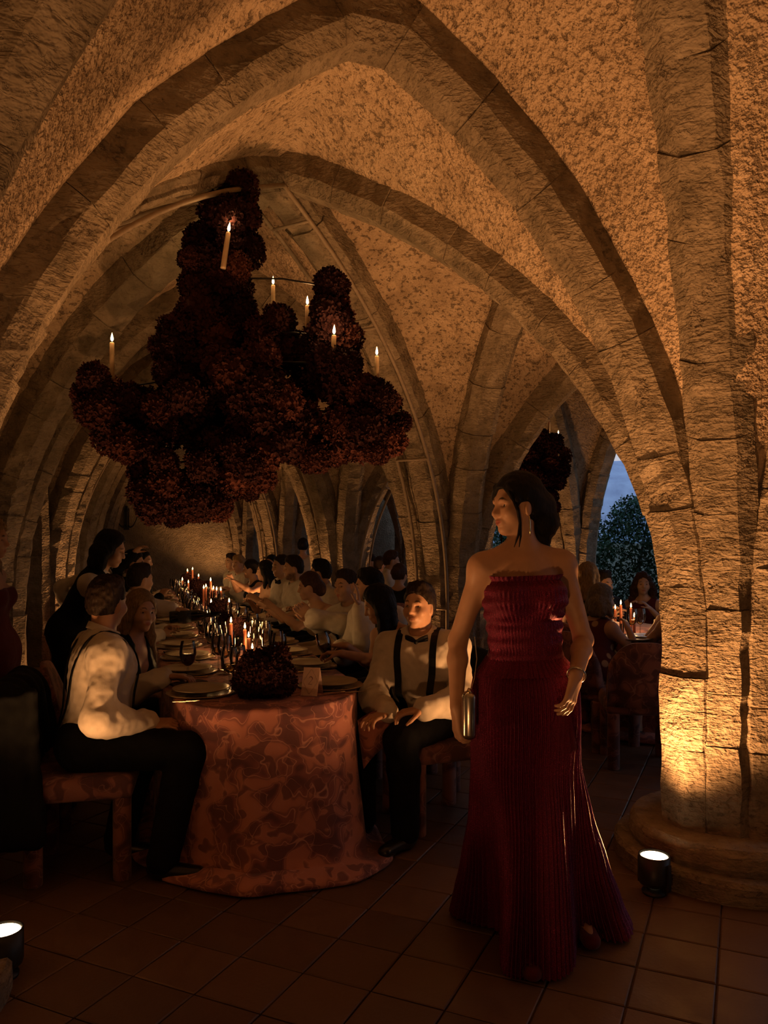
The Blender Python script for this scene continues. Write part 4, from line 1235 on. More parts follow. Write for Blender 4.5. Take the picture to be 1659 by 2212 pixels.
        T_ = np.zeros((len(V), 4), np.float32); T_[:, 3] = 1
        T_[:, 0] = lip * np.clip(1.6 - 1.3 * (((np.abs(q[:, 1])) / .024) ** 2 + ((q[:, 2] + .067) / .0125) ** 2), 0, 1) * (q[:, 0] > .075)
        by = .024 + .010 * (1 - ((np.abs(q[:, 1]) - .034) / .02) ** 2)
        T_[:, 1] = brow * np.clip(1.6 - 1.4 * (((np.abs(q[:, 1]) - .034) / .021) ** 2 + ((q[:, 2] - by) / .0055) ** 2), 0, 1) * (q[:, 0] > .055)
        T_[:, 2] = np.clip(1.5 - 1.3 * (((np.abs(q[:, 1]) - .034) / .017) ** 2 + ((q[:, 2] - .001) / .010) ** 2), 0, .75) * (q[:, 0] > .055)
        if beard:
            ab = np.abs(q[:, 1]); edge = -.082 + .75 * np.maximum(ab - .012, 0)
            b = np.clip((edge - q[:, 2]) / .016, 0, 1) * np.clip((q[:, 0] + .02) / .02, 0, 1) * (q[:, 2] > -.135) * (ab < .08)
            b = np.maximum(b, np.clip(1.5 - ((q[:, 2] + .0535) / .006) ** 2 - (ab / .024) ** 4, 0, 1) * (q[:, 0] > .07)) * (.8 + .3 * vnoise(V * 120))
            T_[:, 1] = np.maximum(T_[:, 1], np.clip(beard * b, 0, 1) * (1 - T_[:, 0]))
        ca = me.color_attributes.new('tint', 'FLOAT_COLOR', 'POINT'); ca.data.foreach_set('color', T_.ravel())
        o = link('body', me, s.root)
        R = Matrix([s.HF[0], s.HF[1], s.HF[2]]).transposed().to_4x4()
        for sd in (1, -1):
            c = s.H + (s.HF[0] * .0728 + s.HF[1] * sd * .034 + s.HF[2] * .002) * z
            e = link('eye', EYE_ME, s.root); e.matrix_local = Matrix.Translation(c - s.o) @ R @ Matrix.Scale(z * .92, 4)
        return o
    def part(s, name, F, mat, wr=.0, fr=18., it=1, stretch=(1, 1, .45), seed=0.):
        V, Q = F.mesh(); V = relax(V, Q, it, .4)
        if wr:
            N = normals(V, Q); V = V + N * ((vnoise(V * fr * np.array(stretch) + seed) + .5 * vnoise(V * fr * 2.1 + 7 + seed)) * wr)[:, None]
        return link(name, np_mesh(name, V - s.o, Q, M[mat] if isinstance(mat, str) else mat, True), s.root)
    def field(s, pad=0.0): return Field(s.lo - pad, s.hi + pad, s.h)
    # -- garments
    def shirt(s, mat='white', e=.016, sleeves=True, collar=True, cuffs=True, wr=.005, end=.95):
        F = s.field(); s.torso(F, e)
        F.cut(s.P - s.CF[2] * .05, -s.CF[2] if not s.sit else -vec(0, 0, 1))
        if sleeves:
            for sd in (1, -1): s.arm(F, sd, e - .004, .06, end, e + .006)
        f, l, u = s.CF
        F.ell(s.N + u * .075 * s.k, s.CF, (.062 * s.k, .062 * s.k, .07 * s.k), .01, True)
        s.SF = F; o = s.part('shirt', F, mat, wr)
        if collar:
            mb = MB(); n = 26; r0 = .064 * s.k; V = []; Q = []
            for i in range(n + 1):
                a = .28 + (2 * math.pi - .56) * i / n
                for rr, hh in ((r0 + .004, -.012), (r0, .028), (r0 + .006, .030), (r0 + .016, -.002)):
                    V.append(s.N + u * (.030 + hh - .022 * math.cos(a)) * s.k + (f * math.cos(a) + l * math.sin(a)) * rr - s.o)
            for i in range(n):
                for j in range(3): Q.append((i * 4 + j, i * 4 + j + 1, (i + 1) * 4 + j + 1, (i + 1) * 4 + j))
            link('collar', new_mesh('collar', V, Q, M[mat], True), s.root)
        if sleeves and cuffs:
            for sd in (1, -1):
                d = unit(s.W[sd] - s.E[sd]); c = s.E[sd] + (s.W[sd] - s.E[sd]) * end
                r = .040 * s.k
                MB().tube([c - d * .055 - s.o, c - d * .05 - s.o, c + d * .018 - s.o, c + d * .018 - s.o, c - d * .02 - s.o], [r * .9, r, r * .98, r * .90, r * .85], 18, False).build('cuff', M[mat], s.root, True)
        return o
    def trousers(s, mat='black', e=.014):
        F = s.field(); F.ell(s.P, s.PF, (.122 * s.k + e, .165 * s.k + e, .12 * s.k + e), .03)
        F.cut(s.P + s.CF[2] * .085, s.CF[2])
        for sd in (1, -1): s.leg(F, sd, e, .03, e + .014)
        o = s.part('trousers', F, mat, .004)
        for sd in (1, -1):
            G = Field(s.A[sd] - .28, s.A[sd] + .28, max(s.h, .007)); s.foot(G, sd, .006); G.cut(vec(0, 0, .105), vec(0, 0, 1)); s.part('shoe', G, 'shoe')
        return o
    def dress(s, mat, top=.80, e=.012, strap=0, vneck=False, skirt=True, wr=.003):
        """bodice cut at a share of the torso length; optional straps or V neck; seated or standing skirt"""
        F = s.field(); s.torso(F, e, top=bool(strap or vneck)); f, l, u = s.CF
        if strap or vneck:
            F.ell(s.N + u * .06 * s.k, s.CF, (.13, .088 * s.k if not vneck else .07, .10), .01, True)
            for sd in (1, -1): F.ell(s.S[sd] + l * sd * .05, s.CF, (.12, .075, .10), .01, True)
            if vneck: F.cone(s.N + f * .12, s.P + u * s.T * .52 + f * .13, .075, .012, .01, True)
        else: F.cut(s.P + u * s.T * top, u * 1.0 + f * .05)
        if skirt:
            for sd in (1, -1):
                if s.sit: F.cone(s.Hp[sd], s.K[sd], .10 + e, .085 + e, .07); F.cone(s.K[sd], s.A[sd] * .55 + s.K[sd] * .45, .085 + e, .075 + e, .07)
                else: F.cone(s.Hp[sd], s.A[sd] + vec(0, 0, .05), .12 + e, .14 + e, .10)
        s.SF = F
        if s.sit or skirt:
            for sd in (1, -1):
                G = Field(s.A[sd] - .28, s.A[sd] + .28, max(s.h, .007)); s.foot(G, sd, .005); G.cut(vec(0, 0, .075), vec(0, 0, 1)); s.part('shoe', G, 'shoe')
        return s.part('dress', F, mat, wr)
    def ribbon(s, name, path, w, mat, thick=.003, lat=None):
        """strip lying on the garment surface, path = points already on it with outward normals"""
        V = []; Q = []; n = len(path)
        for i, (p, nn) in enumerate(path):
            t = unit(path[min(i + 1, n - 1)][0] - path[max(i - 1, 0)][0]); b = unit(np.cross(t, nn)) * w / 2
            o = p + nn * .012 - s.o
            V += [o - b, o - b + nn * thick, o + b + nn * thick, o + b]
        for i in range(n - 1):
            for j in range(4): Q.append((i * 4 + j, i * 4 + (j + 1) % 4, (i + 1) * 4 + (j + 1) % 4, (i + 1) * 4 + j))
        Q += [(0, 1, 2, 3), tuple((n - 1) * 4 + j for j in (3, 2, 1, 0))]
        return link(name, new_mesh(name, V, Q, M[mat], False), s.root)
    def suspenders(s, mat='satin', w=.034):
        f, l, u = s.CF; F = s.SF
        for sd in (1, -1):
            path = []
            for t in np.linspace(.02, .80, 12):
                c = s.P + u * s.T * t + l * sd * (.075 + .02 * t) * s.k
                p = F.hit(c + f * .30, -f, .5); path.append((p, f))
            for a in np.linspace(20, 160, 9):
                c = s.P + u * s.T * .80 + l * sd * .092 * s.k; d = f * math.cos(R_(a)) + u * math.sin(R_(a)); p = F.hit(c + d * .32, -d, .5); path.append((p, d))
            for t in np.linspace(.78, .05, 9):
                c = s.P + u * s.T * t + l * sd * (.012 + .08 * t) * s.k
                p = F.hit(c - f * .30, f, .5); path.append((p, -f))
            # a smooth strip
            pts = np.array([q for q, _ in path]); sm = pts.copy()
            for _ in range(3): sm[1:-1] = (sm[:-2] + 2 * sm[1:-1] + sm[2:]) / 4
            s.ribbon('suspender', [(sm[i], path[i][1]) for i in range(len(path))], w, mat)
            c = sm[1]; q = c + f * .008 - s.o
            MB().box(q, (.012, .03, .03), math.atan2(f[1], f[0])).build('clip', M['steel'], s.root)
    def bow_tie(s, mat='satin'):
        f, l, u = s.CF; c = s.N + u * .022 * s.k + f * .082 * s.k - s.o; V = []; Q = []
        for sd in (1, -1):
            b = len(V)
            for a, hh, th in ((.006, .011, .010), (.022, .019, .010), (.045, .028, .009), (.060, .030, .006)):
                for q, w in ((1, 1), (1, -1), (-1, -1), (-1, 1)): V.append(c + l * sd * a - f * a * .25 + u * hh * q * .9 + f * th * w)
            for i in range(3):
                for j in range(4): Q.append((b + i * 4 + j, b + i * 4 + (j + 1) % 4, b + (i + 1) * 4 + (j + 1) % 4, b + (i + 1) * 4 + j))
            Q.append((b, b + 1, b + 2, b + 3)); Q.append((b + 12, b + 13, b + 14, b + 15))
        o = link('bow_tie', new_mesh('bow_tie', V, Q, M[mat], False), s.root)
        k = MB(); k.lathe([(.002, -.012), (.010, -.008), (.012, 0), (.010, .008), (.002, .012)], 10, c=c + f * .008); k.build('knot', M[mat], o, True)
    def hair(s, style, mat, length=.3, seed=0.):
        f, l, u = s.HF; z = s.k * .875 * (.97 if s.f else 1.0); H = s.H
        p = lambda a, b, c: H + (f * a + l * b + u * c) * z
        lo = H - .24 - (0 if style in ('short', 'crop', 'bun', 'updo') else length); F = Field(lo, H + .26, max(.0055, s.h * .85))
        if style in ('short', 'crop'):
            e = .009 if style == 'short' else .006
            F.ell(p(-.014, 0, .040), s.HF, (.100 * z + e, .079 * z + e, .100 * z + e * 1.4), 0)
            F.ell(p(-.045, 0, -.010), s.HF, (.060 * z + e, .072 * z + e, .070 * z + e), .02)
            F.ell(p(.100, 0, -.026), s.HF, (.095, .095, .106 * z), .012, True)
            for sd in (1, -1): F.ell(p(.010, sd * .085, -.040), s.HF, (.040, .030, .055), .008, True)
            F.cut(p(-.05, 0, -.055), -u * .8 + f * .15)
            if style == 'short': F.cone(p(.045, -.035, .122), p(.035, .04, .128), .018, .020, .03)
        else:
            e = .014
            F.ell(p(-.016, 0, .038), s.HF, (.100 * z + e, .080 * z + e, .100 * z + e), 0)
            if style in ('bun', 'updo'): F.ell(p(-.045, 0, .0), s.HF, (.066 * z + e, .070 * z + e, .062 * z + e), .02)
            else: F.ell(p(-.040, 0, -.020), s.HF, (.068 * z + e, .074 * z + e, .075 * z + e), .02)
            F.ell(p(.100, 0, -.040), s.HF, (.092, .068, .122 * z), .014, True)
            if style in ('bun', 'updo'):
                F.cut(p(-.05, 0, -.062), -u + f * .1)
                for sd in (1, -1): F.ell(p(.012, sd * .088, -.035), s.HF, (.036, .030, .050), .008, True)
                b = p(-.125, 0, .03) if style == 'bun' else p(-.10, 0, -.03)
                F.ell(b, s.HF, (.050, .055, .050) if style == 'bun' else (.055, .062, .065), .02)
            else:
                gd = vec(0, 0, -1) * .85 - s.CF[0] * .12
                spread = .085 if style == 'curly' else .058
                for i, (a, b) in enumerate([(-.055, x) for x in (-.07, -.045, -.015, .015, .045, .07)] + [(-.01, -.082), (-.01, .082), (.02, -.080), (.02, .080)]):
                    st = p(a, b, .01); q = st.copy(); r = .042 if style == 'curly' else .034
                    if i >= 6: r *= .72
                    n = 6
                    for j in range(n):
                        wn = vnoise(np.array([[i * 3.1 + seed, j * .9, 2.], [i * 3.1 + seed, j * .9, 9.]])); w = vec(.014 * wn[0], .014 * wn[1], 0) * (1.8 if style == 'curly' else 1)
                        nx = q + unit(gd) * length / n + w - (s.CF[0] * .010 if j < 2 else 0) + l * b * .10
                        F.cone(q, nx, r * (1 - .03 * j), r * (.97 - .06 * j), .02); q = nx
        wr = {'short': .004, 'crop': .0025, 'curly': .010, 'long': .004}.get(style, .004)
        o = s.part('hair', F, mat, wr, 60 if style in ('curly', 'short') else 45, 1, (1, 1, .35) if style in ('long', 'bun', 'updo') else (1, 1, 1), seed)
        return o
# ================================================================== CHAIRS
def rbox(c, d, r, seg=3):
    bm = bmesh.new(); bmesh.ops.create_cube(bm, size=1.0)
    for v in bm.verts: v.co = Vector((v.co.x * d[0], v.co.y * d[1], v.co.z * d[2]))
    bmesh.ops.bevel(bm, geom=bm.edges[:], offset=r, segments=seg, profile=.5, affect='EDGES')
    for v in bm.verts: v.co += Vector(c)
    V = [tuple(v.co) for v in bm.verts]; bm.verts.index_update(); F = [tuple(v.index for v in f.verts) for f in bm.faces]; bm.free()
    return V, F
def chair_proto():
    """upholstered chair facing +x: thick seat, rounded back, four fabric-covered legs"""
    ms = {}
    mb = MB(); mb.add(*rbox((0, 0, .415), (.46, .48, .11), .035, 3)); ms['seat'] = mb.mesh('seat', M['uphol'], True)
    V = []; F = []; n = 15
    prof = []
    for i in range(n):
        t = -1 + 2 * i / (n - 1); prof.append((t * .235, .42 + .43 * (1 - abs(t) ** 3.2 * .38)))
    for (y, zt) in prof:
        bx = -.235 + .05 * (abs(y) / .235) ** 2
        for zz in np.linspace(0, 1, 7):
            z = .42 + (zt - .42) * zz; lean = -.07 * zz
            th = .035 * (1 - .55 * max(0, zz - .8) / .2)
            V += [(bx + lean + th, y, z), (bx + lean - th, y, z)]
    for i in range(n - 1):
        for j in range(6):
            a = (i * 7 + j) * 2; b = a + 2; c = a + 14; d = c + 2
            F += [(a, b, d, c), (a + 1, c + 1, d + 1, b + 1)]
        a = (i * 7 + 6) * 2; F.append((a, a + 1, a + 15, a + 14)); a = i * 14; F.append((a, a + 14, a + 15, a + 1))
    for i in (0, n - 1):
        for j in range(6): a = (i * 7 + j) * 2; F.append((a, a + 1, a + 3, a + 2))
    ms['backrest'] = new_mesh('backrest', V, F, M['uphol'], True)
    ms['legs'] = []
    for x, y in ((.18, .19), (.18, -.19), (-.19, .19), (-.19, -.19)):
        mb = MB(); mb.lathe([(.036, 0), (.040, .006), (.040, .35), (.042, .37)], 14, c=(x, y, 0)); ms['legs'].append(mb.mesh('leg', M['uphol'], True))
    return ms
CHM = chair_proto()
def chair(x, y, yaw, label, group):
    r = empty('dining_chair', (x, y, 0), R_(yaw), label, 'chair', group)
    link('seat', CHM['seat'], r); link('backrest', CHM['backrest'], r)
    for m in CHM['legs']: link('leg', m, r)
    return r

NG = 'guests along the long table'
def hd(px, py, Y): return at(px, py, Y)
SEATZ = .575
# ================================================================== NEAR LEFT MAN (back to us, glass in hand)
def near_left_man():
    H = hd(232, 1303, 3.72)
    p = Person('person', 'man in white shirt and dark suspenders seated near left, back to us, holding red wine', (.0, 3.90, SEATZ), H, -26, 12, 50, 4, 0, False, 1.04, .0065, 'skin2',
        lh=at(356, 1462, 4.0), rh=at(322, 1562, 3.60), lel=(.1, .3, -1), rel=(-.5, -.6, -.7), group=NG,
        knees={-1: at(412, 1622, 3.55), 1: (.26, 4.06, .555)}, feet={-1: (*at(352, 1800, 3.50)[:2], .09), 1: (.12, 3.96, .09)},
        hand=((uvdir(1, .15), (0, 0, -1), .5), (uvdir(1, .1), (0, .3, -1), .7)))
    p.body(); p.shirt('white', .022, wr=.008); p.trousers('black', .02); p.suspenders('satin', .03); p.hair('short', 'hair_b'); return p
def uvdir(X, Y, Z=0.0): u_, v_ = uv(X, Y); return unit(vec(u_, v_, Z))
def near_right_man():
    H = hd(905, 1311, 4.12)
    p = Person('person', 'man with black bow tie and suspenders seated near right, looking up left', (H[0] + .10, H[1] + .10, SEATZ), H, 212, 232, 222, -4, 0, False, 1.03, .0060, 'skin',
        lh=at(914, 1532, 3.80), rh=at(838, 1540, 3.84), lel=uvdir(1, .5, -.3), rel=uvdir(-.5, .9, -.3), group=NG,
        hand=((uvdir(-1, -.25, -.1), (0, 0, -1), .5), (uvdir(-.7, -.6, -.1), (0, 0, -1), .5)))
    p.body(lip=.45); p.shirt('white', .024, wr=.007); p.trousers('black', .02); p.suspenders('satin', .036); p.bow_tie(); p.hair('short', 'hair_b', seed=3); return p
def arm_band_woman():
    H = hd(818, 1306, 4.8)
    p = Person('person', 'dark-haired woman in strapless black dress looking down over a wine glass', (H[0] + .20, H[1] + .0, SEATZ), H, 185, 200, 168, 22, 0, True, 1.0, .0068, 'skin',
        rh=at(748, 1395, 4.55), lh=at(738, 1412, 4.45), rel=uvdir(.3, -.5, -1), lel=uvdir(.6, -.6, -1), group=NG,
        hand=((uvdir(-1, .1, .05), (0, 0, -1), .75), (uvdir(-1, .2, .0), (0, 0, -1), .75)))
    p.body(); p.dress('satin', .74, skirt=True); p.hair('long', 'hair_k', .30, 2.)
    a = p.S[1] + (p.E[1] - p.S[1]) * .55; d = unit(p.E[1] - p.S[1])
    MB().tube([a - d * .03 - p.o, a - d * .03 - p.o, a + d * .03 - p.o, a + d * .03 - p.o], [.04, .047, .046, .04], 18, False).build('arm_band', M['satin'], p.root, True)
    return p
def third_right_man():
    H = hd(797, 1268, 5.4)
    p = Person('person', 'black-haired bearded man in white shirt, profile left, one hand raised', (H[0] + .16, H[1] + .03, SEATZ), H, 190, 205, 165, 6, 0, False, 1.03, .008, 'skin',
        rh=at(735, 1398, 5.2), lh=at(776, 1312, 5.25), lel=uvdir(.5, -.2, -1), group=NG, hand=((uvdir(-.1, -.1, 1), uvdir(-1, 0), .2), None))
    p.body(beard=.8); p.shirt('white', .022); p.trousers(); p.bow_tie(); p.hair('short', 'hair_k', seed=5); return p
def fourth_right_man():
    H = hd(748, 1268, 5.95)
    p = Person('person', 'smiling man in white shirt with untied bow tie and clasped hands', (H[0] + .16, H[1] + .03, SEATZ), H, 188, 215, 205, 0, 8, False, 1.04, .008, 'skin',
        rh=at(668, 1340, 5.5), lh=at(676, 1332, 5.55), rel=uvdir(.1, -.4, -1), lel=uvdir(.6, -.6, -.8), group=NG,
        hand=((uvdir(-.7, .1, .6), uvdir(-.4, .6), .4), (uvdir(-.7, 0, .6), uvdir(.4, -.4), .4)))
    p.body(); p.shirt('white', .024); p.trousers(); p.hair('short', 'hair_b', seed=8)
    f, l, u = p.CF
    for sd in (1, -1):
        path = [(p.SF.hit(p.N - u * t + l * sd * (.045 + .12 * t) + f * .3, -f, .5), f) for t in np.linspace(-.005, .22, 8)]
        p.ribbon('untied_bow_end', path, .026 if sd > 0 else .02, 'satin')
    return p
def bun_woman():
    H = hd(668, 1268, 6.5)
    p = Person('person', 'bare-shouldered woman with dark curly updo leaning over the table', (H[0] + .30, H[1] + .05, SEATZ), H, 185, 190, 170, 8, 0, True, 1.0, .008, 'skin',
        rh=at(560, 1300, 6.75), lh=at(590, 1312, 6.35), rel=uvdir(0, .2, -1), lel=uvdir(.2, -.5, -1), group=NG)
    p.body(); p.dress('tan', .74); p.hair('updo', 'hair_r', seed=4.); return p

def row(px, py, Y, label, outfit, hair_, hs='short', female=False, yaw=185, hyaw=180, pitch=4, skin='skin', res=.0095, off=.16, sd=1, length=.3, beard=0, hands=None, tie=False, size=1.0, roll=0, group=NG, seat=True):
    """a guest on either side of the long table, sd +1 right of it"""
    H = hd(px, py, Y)
    f = vec(math.cos(R_(yaw)), math.sin(R_(yaw)), 0)
    pel = (H[0] - f[0] * off, H[1] - f[1] * off, SEATZ)
    l = vec(-f[1], f[0], 0); base = vec(pel[0], pel[1], .80)
    if hands is None: hands = tuple(base + f * random.uniform(.24, .37) + l * sg * random.uniform(.03, .17) + vec(0, 0, random.uniform(-.005, .07)) for sg in (1, -1))
    p = Person('person', label, pel, H, yaw, yaw, hyaw, pitch, roll, female, size, res, skin, lh=hands[0], rh=hands[1], group=group)
    p.body(beard=beard)
    if outfit[0] == 'shirt':
        p.shirt(outfit[1], .022); p.trousers()
        if tie: p.bow_tie()
    elif outfit[0] == 'suit':
        p.shirt('white', .014, sleeves=False); jacket_worn(p, outfit[1]); p.trousers()
    elif outfit[0] == 'dress': p.dress(outfit[1], .76)
    else: p.dress(outfit[1], .8, strap=1)
    p.hair(hs, hair_, length, px * .37)
    return p
def jacket_worn(p, mat):
    F = p.field(); p.torso(F, .028)
    F.cut(p.P - vec(0, 0, .04), -vec(0, 0, 1))
    for sd in (1, -1): p.arm(F, sd, .022, .03, .95)
    f, l, u = p.CF; F.ell(p.N + u * .05, p.CF, (.09, .075, .09), .01, True); F.cone(p.N + f * .13, p.P + u * p.T * .45 + f * .17, .05, .005, .01, True)
    p.part('jacket', F, mat, .004)

PEOPLE = {}
PEOPLE['L1'] = near_left_man(); PEOPLE['R1'] = near_right_man(); PEOPLE['R2'] = arm_band_woman(); PEOPLE['R3'] = third_right_man(); PEOPLE['R4'] = fourth_right_man(); PEOPLE['R5'] = bun_woman()

# L2: blonde woman in a plunging black dress
H = hd(303, 1322, 4.35)
p = Person('person', 'long-haired blonde woman in plunging black dress beside the near left man', (H[0] - .16, H[1] + .06, SEATZ), H, 350, 318, 300, 2, -4, True, 1.0, .0068, 'skin3',
    lh=at(380, 1440, 4.6), rh=at(330, 1500, 4.15), group=NG)
p.body(); p.dress('satin', vneck=True); p.hair('long', 'hair_g', .30, 3.); PEOPLE['L2'] = p
f, l, u = p.HF
for sd in (1, -1): MB().tube([p.H + l * sd * .075 - u * .05 - p.o, p.H + l * sd * .076 - u * .075 - p.o], [.004, .009], 8).build('earring', M['steel'], p.root, True)

PEOPLE['R6'] = row(692, 1238, 7.15, 'person with black curly hair seated behind the curly updo woman', ('shirt', 'white'), 'hair_k', 'short', yaw=190, hyaw=150, off=.12)
PEOPLE['R7'] = row(633, 1228, 7.6, 'dark-bearded man in white shirt in profile, middle of the right row', ('shirt', 'white'), 'hair_b', 'short', yaw=190, hyaw=178, beard=.9)
PEOPLE['R8'] = row(607, 1224, 8.25, 'man in white shirt and dark tie just left of the bearded man', ('shirt', 'white'), 'hair_b', 'crop', yaw=192, hyaw=190, tie=True)
PEOPLE['R9'] = row(572, 1234, 9.0, 'woman with long dark hair in sand-coloured strapless dress in the right row', ('dress', 'tan'), 'hair_k', 'long', True, 190, 168, skin='skin', length=.2)
PEOPLE['R10'] = row(541, 1230, 9.8, 'woman with dark fringe and dark sleeveless dress reaching over the table', ('top', 'navy'), 'hair_k', 'bun', True, 190, 172, hands=(at(505, 1255, 9.3), at(500, 1250, 9.5)))
PEOPLE['R11'] = row(515, 1219, 10.6, 'blond man in white shirt near the far end of the right row', ('shirt', 'white'), 'hair_g', 'short', yaw=200, hyaw=215, skin='skin3', res=.0105)
PEOPLE['R12'] = row(500, 1214, 11.3, 'dark-haired guest last in the far right row', ('shirt', 'cream'), 'hair_b', 'short', yaw=200, hyaw=205, res=.011)
PEOPLE['R13'] = row(586, 1216, 11.9, 'young dark-haired man seated behind the right row, looking over', ('suit', 'navy'), 'hair_k', 'crop', yaw=205, hyaw=215, res=.0105)
# far left row
def px_of(a, b, z):
    x, y, _ = tab(a, b); X = CY * x - SY * y; Y = SY * x + CY * y
    return W0 / 2 + X * FPX / Y, HORIZON + (EYE - z) * FPX / Y, Y
PEOPLE['L3'] = row(*px_of(2.75, -.60, 1.21), 'brown-haired man beyond the waiter on the left side, seen from behind', ('shirt', 'white'), 'hair_b', 'short', yaw=0, hyaw=25, sd=-1, off=.14)
e = px_of(3.9, -.66, 1.30)
PEOPLE['L4'] = row(*e, 'dark-haired guest with raised hand on the left side', ('suit', 'black'), 'hair_k', 'short', yaw=0, hyaw=-10, sd=-1, off=.10, hands=(at(286, 1196, e[2] - .1), at(345, 1290, e[2])))
PEOPLE['L5'] = row(*px_of(5.3, -.58, 1.29), 'dark-haired guest far down the left side, hand at mouth', ('suit', 'black'), 'hair_k', 'crop', yaw=-5, hyaw=-15, sd=-1, off=.12, res=.0105)
PEOPLE['L6'] = row(*px_of(6.6, -.58, 1.2), 'guest in white shirt furthest down the left side', ('shirt', 'white'), 'hair_b', 'crop', yaw=0, hyaw=0, sd=-1, off=.12, res=.011)

# chairs for everyone seated at the long table
def chair_for(key, label, yaw, back=.03):
    p = PEOPLE[key]; f = vec(math.cos(R_(yaw)), math.sin(R_(yaw)), 0)
    return chair(p.P[0] - f[0] * back, p.P[1] - f[1] * back, yaw, label, 'upholstered chairs at the long table')
for key, who, yaw in (('L1', 'under the near left man', -8), ('R1', 'under the near right man with the bow tie', 182), ('L2', 'under the blonde woman in black', -3), ('R2', 'under the woman with the black arm band', 177),
        ('R3', 'under the waving bearded man', 177), ('R4', 'under the man with clasped hands', 177), ('R5', 'under the bare-shouldered woman with the updo', 177), ('R6', 'under the black curly-haired guest', 177), ('R7', 'under the dark-bearded man', 177),
        ('R8', 'under the man with the dark tie', 177), ('R9', 'under the woman in the sand-coloured dress', 177), ('R10', 'under the woman with the dark fringe', 177), ('R11', 'under the blond man', 177), ('R12', 'under the last guest of the right row', 177), ('R13', 'under the young man behind the right row', 190),
        ('L3', 'under the brown-haired man beyond the waiter', -3), ('L4', 'under the guest with the raised hand', -3), ('L5', 'under the guest with hand at mouth', -3), ('L6', 'under the furthest left guest', -3)):
    chair_for(key, 'leaf-print upholstered chair ' + who, yaw)
